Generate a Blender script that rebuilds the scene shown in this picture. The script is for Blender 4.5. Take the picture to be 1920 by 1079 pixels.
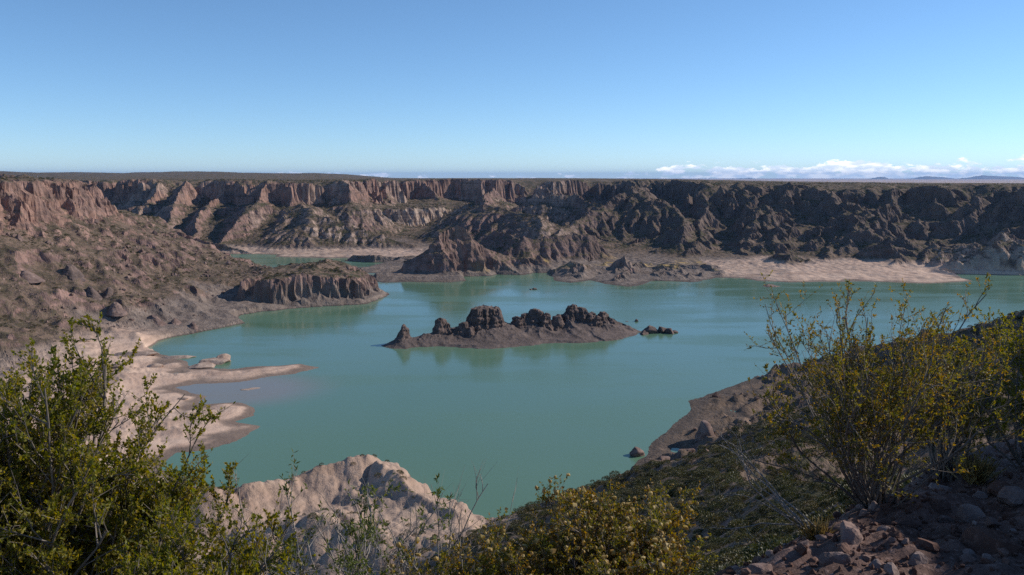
import bpy, math, random, time
T0 = time.time()
import numpy as np
R = math.radians
# ------------------------------------------------------------------ camera, sky, sun, exposure
for o in list(bpy.data.objects): bpy.data.objects.remove(o, do_unlink=True)
SC = bpy.context.scene
COL = SC.collection
FPX = 1598.0                      # focal length in photograph pixels (1920 wide)
PITCH = math.atan(207.0 / FPX)    # looking slightly down; horizon at row 332
EYE = (0.0, 0.0, 100.0)           # the lake is z = 0
cd = bpy.data.cameras.new('camera'); cam = bpy.data.objects.new('camera', cd); COL.objects.link(cam)
cam.location = EYE; cam.rotation_euler = (R(90) - PITCH, 0, 0)
cd.sensor_width = 36.0; cd.lens = 36.0 * FPX / 1920.0; cd.clip_start = 0.1; cd.clip_end = 200000
SC.camera = cam
SUN_AZ, SUN_EL = R(72), R(31)     # azimuth measured to the right of the view direction
sl = bpy.data.lights.new('sun', 'SUN'); sl.energy = 4.0; sl.angle = R(0.53); sl.color = (1.0, 0.93, 0.84)
sun = bpy.data.objects.new('sun', sl); COL.objects.link(sun)
sun.rotation_euler = (R(90) - SUN_EL, 0, -SUN_AZ + math.pi) ; sun.location = (300, 200, 400)
SC.view_settings.view_transform = 'Standard'; SC.view_settings.look = 'None'
SC.view_settings.exposure = 0.22; SC.view_settings.gamma = 1.0
SC.render.engine = 'CYCLES'
SC.cycles.use_denoising = False
SC.cycles.max_bounces = 6; SC.cycles.transparent_max_bounces = 8; SC.cycles.volume_bounces = 0
W = bpy.data.worlds.new('World'); SC.world = W; W.use_nodes = True
nt = W.node_tree; nt.nodes.clear()
def N(t, typ, **kw):
    n = t.nodes.new(typ)
    for k, v in kw.items():
        if k.startswith('i_'):
            key = k[2:]; key = int(key) if key.isdigit() else key
            n.inputs[key].default_value = v
        else: setattr(n, k, v)
    return n
def mathn(t, op, a, b=None, clamp=False):
    n = t.nodes.new('ShaderNodeMath'); n.operation = op; n.use_clamp = clamp
    for i, v in enumerate((a, b)):
        if v is None: continue
        if hasattr(v, 'is_output'): t.links.new(v, n.inputs[i])
        else: n.inputs[i].default_value = v
    return n.outputs[0]
def maprange(t, v, a, b, c=0.0, d=1.0, smooth=True):
    n = t.nodes.new('ShaderNodeMapRange'); n.clamp = True
    if smooth: n.interpolation_type = 'SMOOTHSTEP'
    t.links.new(v, n.inputs[0])
    for i, x in enumerate((a, b, c, d)): n.inputs[i + 1].default_value = x
    return n.outputs[0]
def mixc(t, fac, a, b):
    n = t.nodes.new('ShaderNodeMix'); n.data_type = 'RGBA'
    for i, v in ((0, fac), (6, a), (7, b)):
        if hasattr(v, 'is_output'): t.links.new(v, n.inputs[i])
        else: n.inputs[i].default_value = v if i == 0 else (*v, 1.0)
    return n.outputs[2]
def build_sky(t):
    sky = N(t, 'ShaderNodeTexSky', sky_type='NISHITA', sun_disc=False)
    sky.sun_elevation = SUN_EL; sky.sun_rotation = SUN_AZ
    sky.altitude = 3000; sky.air_density = 1.0; sky.dust_density = 0.0; sky.ozone_density = 6.0
    hs = N(t, 'ShaderNodeHueSaturation', i_Saturation=.99, i_Hue=.494); t.links.new(sky.outputs[0], hs.inputs['Color'])
    tc = N(t, 'ShaderNodeTexCoord')
    sep = N(t, 'ShaderNodeSeparateXYZ'); t.links.new(tc.outputs['Generated'], sep.inputs[0])
    x, y, z = sep.outputs
    # cumulus bank low over the horizon, thick towards the right, with a few stray puffs
    mp = N(t, 'ShaderNodeMapping'); mp.inputs['Scale'].default_value = (1, 1, 3.2)
    t.links.new(tc.outputs['Generated'], mp.inputs['Vector'])
    n1 = N(t, 'ShaderNodeTexNoise', i_Scale=34.0, i_Detail=9.0, i_Roughness=0.58)
    t.links.new(mp.outputs[0], n1.inputs['Vector'])
    n2 = N(t, 'ShaderNodeTexNoise', i_Scale=9.0, i_Detail=3.0)
    t.links.new(tc.outputs['Generated'], n2.inputs['Vector'])
    right = maprange(t, x, 0.08, 0.26)
    top = mathn(t, 'ADD', 0.0065, mathn(t, 'MULTIPLY', right, 0.0105))          # height of the bank
    top = mathn(t, 'ADD', top, mathn(t, 'MULTIPLY', mathn(t, 'SUBTRACT', n2.outputs[0], 0.5), 0.006))
    rel = mathn(t, 'DIVIDE', z, top)
    dens = mathn(t, 'SUBTRACT', mathn(t, 'ADD', n1.outputs[0], mathn(t, 'MULTIPLY', right, 0.17)),
                 mathn(t, 'MULTIPLY', mathn(t, 'POWER', mathn(t, 'MAXIMUM', rel, 0.0), 2.0), 0.16))
    dens = maprange(t, dens, 0.535, 0.60)
    dens = mathn(t, 'MULTIPLY', dens, maprange(t, z, 0.034, 0.02))
    n3 = N(t, 'ShaderNodeTexNoise', i_Scale=60.0, i_Detail=6.0); t.links.new(mp.outputs[0], n3.inputs['Vector'])
    cc = mixc(t, maprange(t, n3.outputs[0], 0.40, 0.62), (7.0, 7.8, 8.8), (12.0, 11.6, 11.2))
    col = mixc(t, mathn(t, 'MULTIPLY', dens, 0.92), hs.outputs[0], cc)
    bg = N(t, 'ShaderNodeBackground', i_Strength=0.123)
    t.links.new(col, bg.inputs[0])
    out = N(t, 'ShaderNodeOutputWorld'); t.links.new(bg.outputs[0], out.inputs[0])
build_sky(nt)

# ------------------------------------------------------------------ surveying helpers
CP, SP = math.cos(PITCH), math.sin(PITCH)
def ray(px, py):
    a, b = (px - 960) / FPX, (539.5 - py) / FPX
    return (a, CP + b * SP, -SP + b * CP)
def wat(px, py):                       # where a sight line meets the lake
    d = ray(px, py); k = EYE[2] / -d[2]
    return (d[0] * k, d[1] * k)
def at(px, py, Y):                     # a surveyed point at ground distance Y
    d = ray(px, py); k = Y / d[1]
    return (d[0] * k, Y, EYE[2] + d[2] * k)
# ------------------------------------------------------------------ noise
rs = np.random.RandomState(7)
PERM = rs.permutation(256).astype(np.int32); PERM = np.concatenate([PERM, PERM, PERM])
ang = rs.rand(256) * 2 * np.pi; G2 = np.stack([np.cos(ang), np.sin(ang)], 1).astype(np.float32)
G3 = rs.normal(size=(256, 3)); G3 = (G3 / np.linalg.norm(G3, axis=1)[:, None] * 1.2).astype(np.float32)
def fade(t): return t * t * t * (t * (t * 6 - 15) + 10)
def pn2(x, y, seed=0):
    x = np.asarray(x, np.float32); y = np.asarray(y, np.float32)
    xi = np.floor(x).astype(np.int32); yi = np.floor(y).astype(np.int32)
    fx = x - xi; fy = y - yi; xi = (xi + seed * 37) & 255; yi = (yi + seed * 91) & 255
    u, v = fade(fx), fade(fy)
    def g(i, j):
        gi = G2[PERM[PERM[(xi + i) & 255] + ((yi + j) & 255)]]
        return gi[..., 0] * (fx - i) + gi[..., 1] * (fy - j)
    a = g(0, 0); b = g(1, 0); c = g(0, 1); d = g(1, 1)
    return 1.5 * (a + u * (b - a) + v * (c - a + u * (a - b - c + d)))
def pn3(x, y, z, seed=0):
    x = np.asarray(x, np.float32); y = np.asarray(y, np.float32); z = np.asarray(z, np.float32)
    xi = np.floor(x).astype(np.int32); yi = np.floor(y).astype(np.int32); zi = np.floor(z).astype(np.int32)
    fx = x - xi; fy = y - yi; fz = z - zi; xi = (xi + seed * 37) & 255; yi = (yi + seed * 91) & 255; zi = zi & 255
    u, v, w = fade(fx), fade(fy), fade(fz)
    def g(i, j, k):
        gi = G3[PERM[PERM[PERM[(xi + i) & 255] + ((yi + j) & 255)] + ((zi + k) & 255)]]
        return gi[..., 0] * (fx - i) + gi[..., 1] * (fy - j) + gi[..., 2] * (fz - k)
    def lx(j, k):
        a = g(0, j, k); return a + u * (g(1, j, k) - a)
    def ly(k):
        a = lx(0, k); return a + v * (lx(1, k) - a)
    a = ly(0); return a + w * (ly(1) - a)
def fbm2(x, y, oct=4, seed=0, gain=0.5):
    s = 0; a = 1.0; f = 1.0
    for i in range(oct): s = s + a * pn2(x * f, y * f, seed + i); a *= gain; f *= 2.03
    return s
def ridged2(x, y, oct=4, seed=0):
    s = 0; a = 1.0; f = 1.0; w = 1.0
    for i in range(oct):
        n = (1 - np.abs(pn2(x * f, y * f, seed + i)) * 1.3); n = n * n * w
        w = np.clip(n * 1.4, 0, 1); s = s + a * n; a *= 0.5; f *= 2.07
    return s
def sstep(a, b, v):
    t = np.clip((v - a) / (b - a), 0, 1); return t * t * (3 - 2 * t)
def smax(a, b, k):
    h = np.clip(0.5 + 0.5 * (a - b) / k, 0, 1)
    return b + (a - b) * h + k * h * (1 - h)
def seg_dist2(x, y, a, b):
    dx, dy = b[0] - a[0], b[1] - a[1]; L = dx * dx + dy * dy + 1e-9
    t = np.clip(((x - a[0]) * dx + (y - a[1]) * dy) / L, 0, 1)
    ex = x - a[0] - t * dx; ey = y - a[1] - t * dy
    return ex * ex + ey * ey, t
def poly_sd(x, y, P):                  # signed distance, positive inside
    d = np.full(x.shape, 1e12, np.float32); ins = np.zeros(x.shape, bool)
    for i in range(len(P)):
        a, b = P[i], P[(i + 1) % len(P)]
        dd, _ = seg_dist2(x, y, a, b); d = np.minimum(d, dd)
        if a[1] != b[1]:
            c = ((a[1] > y) != (b[1] > y)) & (x < (b[0] - a[0]) * (y - a[1]) / (b[1] - a[1]) + a[0])
            ins ^= c
    return np.where(ins, 1, -1) * np.sqrt(d)
# ------------------------------------------------------------------ the lie of the land (metres)
LAKE = [(1500, 760)] + [wat(*p) for p in [
    (1920,517),(1840,515),(1790,514),(1765,513),(1800,520),(1826,528),(1740,532),(1620,528),(1540,529),(1480,530),(1420,527),(1390,522),
    (1345,521),(1300,530),(1240,527),(1225,527),(1200,536),(1175,538),(1130,532),(1110,526),(1070,531),(1040,527),
    (1035,518),(1030,512),(1000,512),(985,516),(930,515),(920,518),(868,519),(872,527),(845,530),(770,529),(720,531),(702,528),
    (698,518),(715,513),(640,510),(632,507),(650,503),(740,497),(742,492),(700,493),(655,490),(650,484),(600,484),(515,482),
    (520,478),(480,477),(420,477),(365,475),(320,480),(380,492),(460,512),(560,515),(640,520),(690,532),(715,545),(731,552),(690,570),
    (620,574),(560,578),(480,586),(450,591),(442,600),(457,606),(430,612),(350,627),(300,638),(280,648),(275,655),(310,665),
    (345,677),(362,690),(430,692),(490,688),(560,683),(602,688),(545,702),(450,716),(400,720),(365,722),(330,727),(345,733),
    (385,744),(372,757),(440,755),(480,766),(474,780),(437,790),(486,802),(430,832),(396,843),(330,850),(300,880),(350,905),
    (400,912),(440,918),(480,915),(560,897),(640,872),(690,862),(740,877),(775,907),(783,927),(830,947),(900,975),(960,990),
    (1040,965),(1100,935),(1150,917),(1172,905),(1180,885),(1215,850),(1212,838),(1260,800),(1300,767),(1294,750),(1340,735),
    (1420,707)]] + [(215, 478), (330, 530), (520, 580), (1500, 560)]
RIM = [at(px, 343, Y)[:2] for px, Y in [(-900,1750),(100,1640),(170,1580),(240,1600),(300,1560),(345,1480),(400,1520),(440,1480),(470,1420),(500,1390),
    (560,1400),(640,1430),(680,1520),(720,1640),(750,1720),(800,1740),(850,1800),(900,1800),(960,1850),(1040,1800),(1100,1850),(1180,1720),
    (1240,1600),(1290,1380),(1340,1300),(1400,1235),(1500,1180),(1600,1150),(1700,1125),(1800,1105),(1920,1080),(2300,1000),(2900,930)]]
RIM += [(3000, 930), (60000, 930), (60000, 90000), (-60000, 90000), (-60000, 1750)]
MESA = [(-700,330),(-480,440),(-412,540),(-382,640),(-388,740),(-412,820),(-452,885),(-540,930),(-700,960),(-1000,990),(-2500,1000),(-2500,330)]
TERR = [at(px, 395, Y)[:2] for px, Y in [(680,1420),(740,1425),(800,1470),(850,1530),(905,1600),(935,1700),(860,1790),(700,1640)]]
BENCH = [(-9,4.6),(-3,4.3),(-1,4.0),(0.86,4.0),(2.2,5.6),(4.7,8.2),(9,11),(22,14),(40,10),(40,-30),(-40,-30),(-40,2)]
# crest lines: points (photo column, row, distance) and the fall of the flanks
RIDGES = [
 ([(585,400,1215),(640,414,1195),(700,437,1170),(775,456,1150)],.52),([(585,400,1215),(566,372,1330)],.5),([(585,400,1215),(530,438,1180),(500,464,1160)],.7),
 ([(300,345,1540),(262,385,1430),(250,420,1340)],.7),([(345,342,1470),(330,385,1370),(300,425,1270),(290,455,1190)],.75),([(445,345,1470),(400,375,1380),(372,410,1280),(350,452,1180)],.8),
 ([(500,336,1385),(462,385,1280),(440,415,1220),(415,452,1160)],.8),([(640,338,1430),(655,365,1370)],.7),([(720,345,1640),(735,372,1560)],.7),([(800,348,1740),(815,366,1680)],.7),
 ([(852,414,885),(832,424,880),(795,458,868),(757,493,858)],.95),([(852,414,885),(880,438,888),(915,462,893)],.95),([(852,414,885),(862,450,868),(868,490,858)],1.0),
 ([(915,462,893),(960,478,905),(1015,490,905)],.6),([(720,505,850),(790,512,838),(850,516,832)],.35),([(660,477,1010),(700,478,1000),(770,480,980)],.25),
 ([(1180,358,1210),(1130,386,1180),(1080,416,1130),(1045,440,1060)],.62),([(1180,358,1210),(1228,384,1150),(1262,402,1110),(1275,440,1050)],.62),([(1180,358,1210),(1215,352,1560)],.6),
 ([(985,440,965),(1010,447,970),(1060,435,985),(1112,440,990),(1135,462,985)],.85),([(905,375,1280),(960,386,1240),(1000,402,1180),(1022,424,1100)],.6),
 ([(905,375,1280),(920,355,1600)],.6),([(1000,362,1420),(1080,362,1390),(1125,378,1330)],.8),([(930,430,1080),(960,445,1040),(985,470,960)],.7),
 ([(1148,487,892),(1170,473,890)],1.6),([(1060,490,880),(1090,500,860),(1100,515,840)],.5),([(1180,505,850),(1250,512,840)],.3),
 ([(1345,372,1210),(1300,410,1120),(1306,445,1060),(1288,472,1000)],.6),([(2050,352,1000),(2010,420,930)],.6),
 ([(1898,446,900),(1850,461,893),(1826,478,888)],.45),([(1898,446,900),(1935,462,872)],.6),([(1445,500,905),(1490,487,915),(1535,497,905)],.35),([(1560,498,900),(1650,508,868),(1740,518,845),(1795,524,828)],.13),([(1400,512,872),(1440,508,875)],.2),([(1470,476,950),(1500,472,945),(1530,484,930)],.4),
 ([(150,346,870),(200,396,862),(268,458,850),(380,482,835),(455,503,765),(530,504,715),(600,503,700),(665,520,712),(724,548,728)],.5),
 ([(395,489,905),(430,489,900)],.3),
 ([(60,328,960),(-60,331,980)],.4),
 ([(690,851,262),(620,868,258),(560,885,252),(470,906,240),(395,915,232)],.52),([(690,851,262),(735,880,250),(800,935,228),(880,970,214)],.5),([(600,960,205),(700,1000,190),(830,1010,185)],.4),
 ([(1600,651,400),(1680,636,390),(1750,622,380),(1830,600,366),(1920,575,350),(2100,520,330),(2500,400,300)],.5),([(1424,705,420),(1600,651,400)],.5),
]
RIDGES = [([at(*p) for p in pts], s) for pts, s in RIDGES]
RIDGES += [([(1.5,4,97.6),(9,15,93.9),(15,25,90.2),(30,80,69.5),(36,150,45.5),(48,205,26),(56,262,5)],.62),([(36,150,45.5),(70,170,50),(130,190,66),(220,210,95),(330,240,120)],.45),
           ([(10,120,30),(-22,175,13),(-40,215,12)],.4), ([(48,205,26),(75,285,10),(95,330,4)],.4)]
XG0, XG1, YG0, YG1, DG = -1100., 1150., 120., 1900., 2.5
def land(x, y, detail=True):
    """height of the ground before erosion"""
    x = np.asarray(x, np.float32); y = np.asarray(y, np.float32)
    r = np.sqrt(x * x + y * y)
    far = sstep(150, 600, r)
    wq = sstep(120, 260, x) * sstep(880, 980, y) * 24
    wx = x + wq * pn2(x / 130, y / 130, 7) + far * (9 * pn2(x / 90, y / 90, 3) + 4 * pn2(x / 34, y / 34, 5))
    wy = y + far * (9 * pn2(x / 90, y / 90, 11) + 4 * pn2(x / 34, y / 34, 13))
    sh = np.full(x.shape, 400., np.float32); nl = np.nonzero((y < 1250) & (y > 120)); xn, yn = x[nl], y[nl]     # distance inland
    if len(xn): sh[nl] = -poly_sd(xn + 1.6 * pn2(xn / 14, yn / 14, 21) + .8 * pn2(xn / 5, yn / 5, 22), yn + 2.2 * pn2(xn / 16, yn / 16, 23), LAKE)
    bs = 0.10 + 0.05 * pn2(x / 60, y / 60, 31)
    beach = np.where(sh > 0, 7 * (1 - np.exp(-np.maximum(sh, 0) * bs / 7)), np.maximum(sh * 0.16, -9))
    beach = beach + np.where(sh > 0, np.minimum(sh * .08, 1.0), 0) * (1.1 * pn2(x / 22, y / 22, 33) + .7 * pn2(x / 8, y / 8, 34))
    h = beach
    # ridges and spurs
    hf = np.full(x.shape, -50., np.float32)
    for pts, s in RIDGES:
        px_ = [p[0] for p in pts]; py_ = [p[1] for p in pts]; rch = (max(p[2] for p in pts) + 12) / s
        near = np.nonzero((x > min(px_) - rch) & (x < max(px_) + rch) & (y > min(py_) - rch) & (y < max(py_) + rch))
        if not len(near[0]): continue
        X, Y = (wx[near], wy[near]) if max(py_) > 300 else (x[near], y[near])
        d2 = np.full(X.shape, 1e12, np.float32); zt = np.zeros(X.shape, np.float32)
        for a, b in zip(pts[:-1], pts[1:]):
            dd, t = seg_dist2(X, Y, a, b)
            c = dd < d2; d2 = np.where(c, dd, d2); zt = np.where(c, a[2] + (b[2] - a[2]) * t, zt)
        hf[near] = smax(hf[near], zt - s * np.sqrt(d2), 2.5)
    # far canyon wall and plateau
    w1 = ridged2(x / 210, y / 210, 3, 41) - 0.9; w2 = ridged2(x / 62, y / 62, 3, 47) - 0.9
    dr = poly_sd(x + 20 * pn2(x / 120, y / 120, 51), y + 20 * pn2(x / 120, y / 120, 53), RIM)
    az = np.arctan2(x, y)
    wid = 150 - 45 * sstep(-.2, -.17, az) * sstep(-.02, -.05, az) + 75 * sstep(-.12, -.2, az) + 98 * sstep(0.12, 0.3, az)
    rt = sstep(.1, .25, az)
    dd = np.minimum(dr + ((40 + 24 * rt) * w1 + (22 + 10 * rt) * w2) * sstep(30, -25, dr) * np.clip(1 + dr / 400, 0.2, 1), 0)
    t = np.clip(-dd / wid, 0, 2)
    g = np.interp(t, [0, .03, .13, .55, 1.0, 2.0], [1, .95, .70, .24, .02, -.4]).astype(np.float32)
    g = g + rt * (np.interp(t, [0, .08, .5, .9, 2.0], [1, .92, .46, .03, -.4]).astype(np.float32) - g)
    drop = 0.0051 * sstep(0.02, .5, az)
    top = 95 + 2.2 * fbm2(x / 160, y / 160, 3, 61) - np.clip(r - 1250, 0, None) * drop - r * r / 1.27e7 - 5 * sstep(.15, .35, az)
    top = top + sstep(2500, 5000, r) * sstep(9000, 6000, r) * sstep(-.12, -.24, az) * 34 * (0.35 + 0.65 * np.clip(fbm2(x / 1500, y / 900, 3, 63) + .5, 0, 2))
    top = top - 15 * sstep(150, 0, dr) * np.clip(.45 + 1.3 * fbm2(x / 110, y / 110, 3, 65), 0, 1.5)
    wall = np.where(dd < 0, g * top, top)
    hf = smax(hf, wall, 3)
    # mesa on the left bank
    dm = poly_sd(wx, wy, MESA) + 10 * (ridged2(x / 46, y / 46, 3, 71) - .9)
    dmi = np.clip(dm, None, 0)
    gm = np.interp(-dmi, [0, 4, 24, 60, 160, 195, 400], [97, 93, 63, 47, 11, 4, -35]).astype(np.float32)
    gm = gm + np.clip(dm, 0, 30) * .06
    gm = gm + 2.5 * (ridged2(x / 75 + 3, y / 75, 4, 77) - .8) * sstep(0, 40, -dm) * sstep(260, 120, -dm)
    hf = smax(hf, gm, 3)
    # white-cliff terrace
    dt = poly_sd(wx, wy, TERR) + 8 * (ridged2(x / 30, y / 30, 3, 81) - .9)
    hf = smax(hf, np.where(dt > 0, 47 + 0.02 * dt, 47 + 1.7 * dt), 2)
    # scrub-topped promontory that drops in cliffs to the water
    pm = sstep(-228, -208, x) * sstep(-98, -112, x) * sstep(645, 655, y) * sstep(800, 770, y)
    zc = np.interp(x, [-228, -165, -130, -112, -100], [20, 24, 18, 9, 2]).astype(np.float32) + 1.5 * pn2(x / 25, y / 25, 86)
    hp = np.minimum(zc, (sh - 3.5 + 9 * (ridged2(x / 21, y / 21, 3, 84) - .95)) * 1.9)
    hf = np.where(pm > .02, smax(hf, hp * pm - 20 * (1 - pm), 1.5), hf)
    # bench the photographer stands on
    db = poly_sd(x, y, BENCH)
    hb = 98.75 - 0.2 * np.clip(y, -2, 20) + 0.10 * np.clip(x - 2.2, 0, 6) + 1.3 * np.clip(x - 6.2, 0, 3.4) * sstep(12, 9, y) - 0.05 * np.clip(-x, 0, 4) + np.minimum(db, 0) * .8
    hf = np.where(r < 60, smax(hf, hb, .4), hf)
    # roughness of the slopes
    rough = sstep(4, 16, hf) * sstep(12, 120, r)
    hf = hf + rough * far * (1 - .5 * sstep(-170, -220, x) * sstep(930, 880, y)) * ((2.8 + 3.0 * rt) * (ridged2(x / 42, y / 42, 4, 91) - .9)) * np.where(dr > 5, .15, 1) * np.where(dm > 8, .2, 1)
    hf = hf + sstep(8, 40, r) * (1 - far) * (1.3 * fbm2(x / 17, y / 17, 4, 95))
    # cliffs rise no faster from the water than this
    cap = np.maximum(sh, 0) * 1.5 + .2
    hf = np.where(r < 150, hf, np.minimum(hf, cap + 200 * sstep(25, 60, sh)))
    h = np.where((sh > 0) | (r < 150), smax(h, hf, .8), h)
    return h, sh, dr, dm
def gain(z, a, b, g):
    u = np.clip((z - a) / (b - a), 1e-4, 1 - 1e-4); p = u ** g; q = (1 - u) ** g
    return np.where((z > a) & (z < b), a + (b - a) * p / (p + q), z)
def erode(H, sea, n=100000, batches=4, steps=42, seed=3):
    rn = np.random.RandomState(seed); ny, nx = H.shape
    Hf = H.ravel().copy()
    for bt in range(batches):
        px = rn.rand(n) * (nx - 4) + 1.5; py = rn.rand(n) * (ny - 4) + 1.5
        dx = np.zeros(n); dy = np.zeros(n); sp = np.ones(n); wtr = np.ones(n); sed = np.zeros(n)
        live = np.ones(n, bool)
        for s in range(steps):
            ix = px.astype(np.int64); iy = py.astype(np.int64); fx = px - ix; fy = py - iy
            k = iy * nx + ix
            h00, h10, h01, h11 = Hf[k], Hf[k + 1], Hf[k + nx], Hf[k + nx + 1]
            gx = (h10 - h00) * (1 - fy) + (h11 - h01) * fy; gy = (h01 - h00) * (1 - fx) + (h11 - h10) * fx
            h = h00 * (1 - fx) * (1 - fy) + h10 * fx * (1 - fy) + h01 * (1 - fx) * fy + h11 * fx * fy
            dx = dx * .12 - gx * .88; dy = dy * .12 - gy * .88
            L = np.sqrt(dx * dx + dy * dy) + 1e-9; dx /= L; dy /= L
            nxp = px + dx; nyp = py + dy
            ok = live & (nxp > 1) & (nxp < nx - 3) & (nyp > 1) & (nyp < ny - 3) & (L > 1e-4) & (h > sea)
            nxp = np.where(ok, nxp, px); nyp = np.where(ok, nyp, py)
            jx = nxp.astype(np.int64); jy = nyp.astype(np.int64); ex = nxp - jx; ey = nyp - jy; q = jy * nx + jx
            hn = Hf[q] * (1 - ex) * (1 - ey) + Hf[q + 1] * ex * (1 - ey) + Hf[q + nx] * (1 - ex) * ey + Hf[q + nx + 1] * ex * ey
            dh = hn - h
            cap = np.maximum(-dh, .03) * sp * wtr * 2.2
            dep = np.where(dh > 0, np.minimum(dh, sed), np.where(sed > cap, (sed - cap) * .12, -np.minimum((cap - sed) * .10, np.maximum(-dh, 0) * .6)))
            dep = np.where(ok, dep, 0.0); sed = sed - dep
            w4 = np.concatenate([dep * (1 - fx) * (1 - fy), dep * fx * (1 - fy), dep * (1 - fx) * fy, dep * fx * fy])
            Hf += np.bincount(np.concatenate([k, k + 1, k + nx, k + nx + 1]), w4, Hf.size)
            sp = np.sqrt(np.maximum(sp * sp - dh * .35, .05)).clip(0, 3.0); wtr *= .975; live = ok; px, py = nxp, nyp
    return Hf.reshape(H.shape)
gx = np.arange(XG0, XG1, DG, dtype=np.float32); gy = np.arange(YG0, YG1, DG, dtype=np.float32)
GX, GY = np.meshgrid(gx, gy)
HB = land(GX, GY)[0].astype(np.float64)
HE = erode(HB, 3.0)
DELTA = (HE - HB)
DELTA = (DELTA + .25 * (np.roll(DELTA, 1, 0) + np.roll(DELTA, -1, 0) + np.roll(DELTA, 1, 1) + np.roll(DELTA, -1, 1))) / 2
_e = np.minimum(np.minimum(GX - XG0, XG1 - DG - GX), np.minimum(GY - YG0, YG1 - DG - GY))
DELTA = DELTA * sstep(0, 40, _e) * sstep(140, 240, np.sqrt(GX**2 + GY**2)) * sstep(2.0, 7.0, HB)
def bil(A, x, y):
    u = np.clip((x - XG0) / DG, 0, A.shape[1] - 1.001); v = np.clip((y - YG0) / DG, 0, A.shape[0] - 1.001)
    i = u.astype(np.int64); j = v.astype(np.int64); fu = u - i; fv = v - j
    return A[j, i] * (1 - fu) * (1 - fv) + A[j, i + 1] * fu * (1 - fv) + A[j + 1, i] * (1 - fu) * fv + A[j + 1, i + 1] * fu * fv
def height(x, y):
    h, sh, dr, dm = land(x, y)
    h = h + bil(DELTA, x, y)
    r = np.sqrt(x * x + y * y); nb = 5 * pn2(x / 80, y / 80, 101)
    farw = sstep(850, 1000, y) * sstep(40, -5, dr)
    h = h + (gain(h, 52 + 2 * nb, 96 + nb, 1.75) - h) * farw * sstep(.25, .05, np.arctan2(x, y)) 
    h = h + (gain(h, 20 + nb, 92 + nb, 1.1) - h) * farw * sstep(.05, .25, np.arctan2(x, y)) 
    mesa = sstep(-180, -210, x) * sstep(960, 900, y) * sstep(420, 470, y)
    h = h + (gain(h, 4 + .4 * nb, 21 + .8 * nb, 2.4) - h) * sstep(-60, -90, x) * sstep(900, 820, y) * sstep(500, 540, y) * (0.4 + .6 * sstep(-.2, .3, pn2(x / 60, y / 60, 103)))
    low = sstep(780, 830, y) * sstep(3, 7, h)
    h = h + (gain(h, 3, 18 + nb, 1.7) - h) * low * (1 - farw) * .6
    kn = sstep(5, 16, sh) * sstep(13, 8, h) * sstep(30, 60, x) * sstep(240, 200, x) * sstep(800, 815, y) * sstep(960, 900, y)
    h = h + kn * 5.5 * np.clip(ridged2(x / 36, y / 36, 3, 191) - .75, 0, 1)
    fl = sstep(-60, -80, x) * sstep(560, 530, y) * sstep(285, 300, y) * sstep(9, 26, sh) * sstep(12, 7, h)
    q = (fbm2(x / 34, y / 15, 4, 171) + .25) * 3.2 + .12 * x / 10
    h = h + fl * ((np.floor(q) + sstep(.62, .95, q - np.floor(q))) * .9 - q * .9 + .35 * np.abs(fbm2(x / 16, y / 9, 3, 175)))
    return h, sh, dr, dm
# ------------------------------------------------------------------ mesh helpers
def mesh_np(name, V, F, smooth=True, attrs=None):
    """V (n,3), F (m,3|4) arrays"""
    me = bpy.data.meshes.new(name); V = np.asarray(V, np.float32); F = np.asarray(F, np.int32)
    me.vertices.add(len(V)); me.vertices.foreach_set('co', V.ravel())
    k = F.shape[1]; me.loops.add(F.size); me.loops.foreach_set('vertex_index', F.ravel())
    me.polygons.add(len(F)); me.polygons.foreach_set('loop_start', np.arange(len(F), dtype=np.int32) * k)
    me.polygons.foreach_set('loop_total', np.full(len(F), k, np.int32))
    me.polygons.foreach_set('use_smooth', np.full(len(F), smooth, bool))
    for a, v in (attrs or {}).items():
        me.attributes.new(a, 'FLOAT', 'POINT').data.foreach_set('value', np.asarray(v, np.float32))
    me.update(); me.validate(); return me
def link(name, me, mat=None, parent=None, kind=None, label=None, cat=None, group=None):
    o = bpy.data.objects.new(name, me); COL.objects.link(o)
    if mat and me and not me.materials: me.materials.append(mat)
    if parent: o.parent = parent
    if kind: o['kind'] = kind
    if label: o['label'] = label
    if cat: o['category'] = cat
    if group: o['group'] = group
    return o
def sub(V, F, mask, attrs):
    f = F[mask]; u, inv = np.unique(f, return_inverse=True)
    return V[u], inv.reshape(f.shape), {k: v[u] for k, v in attrs.items()}
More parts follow.
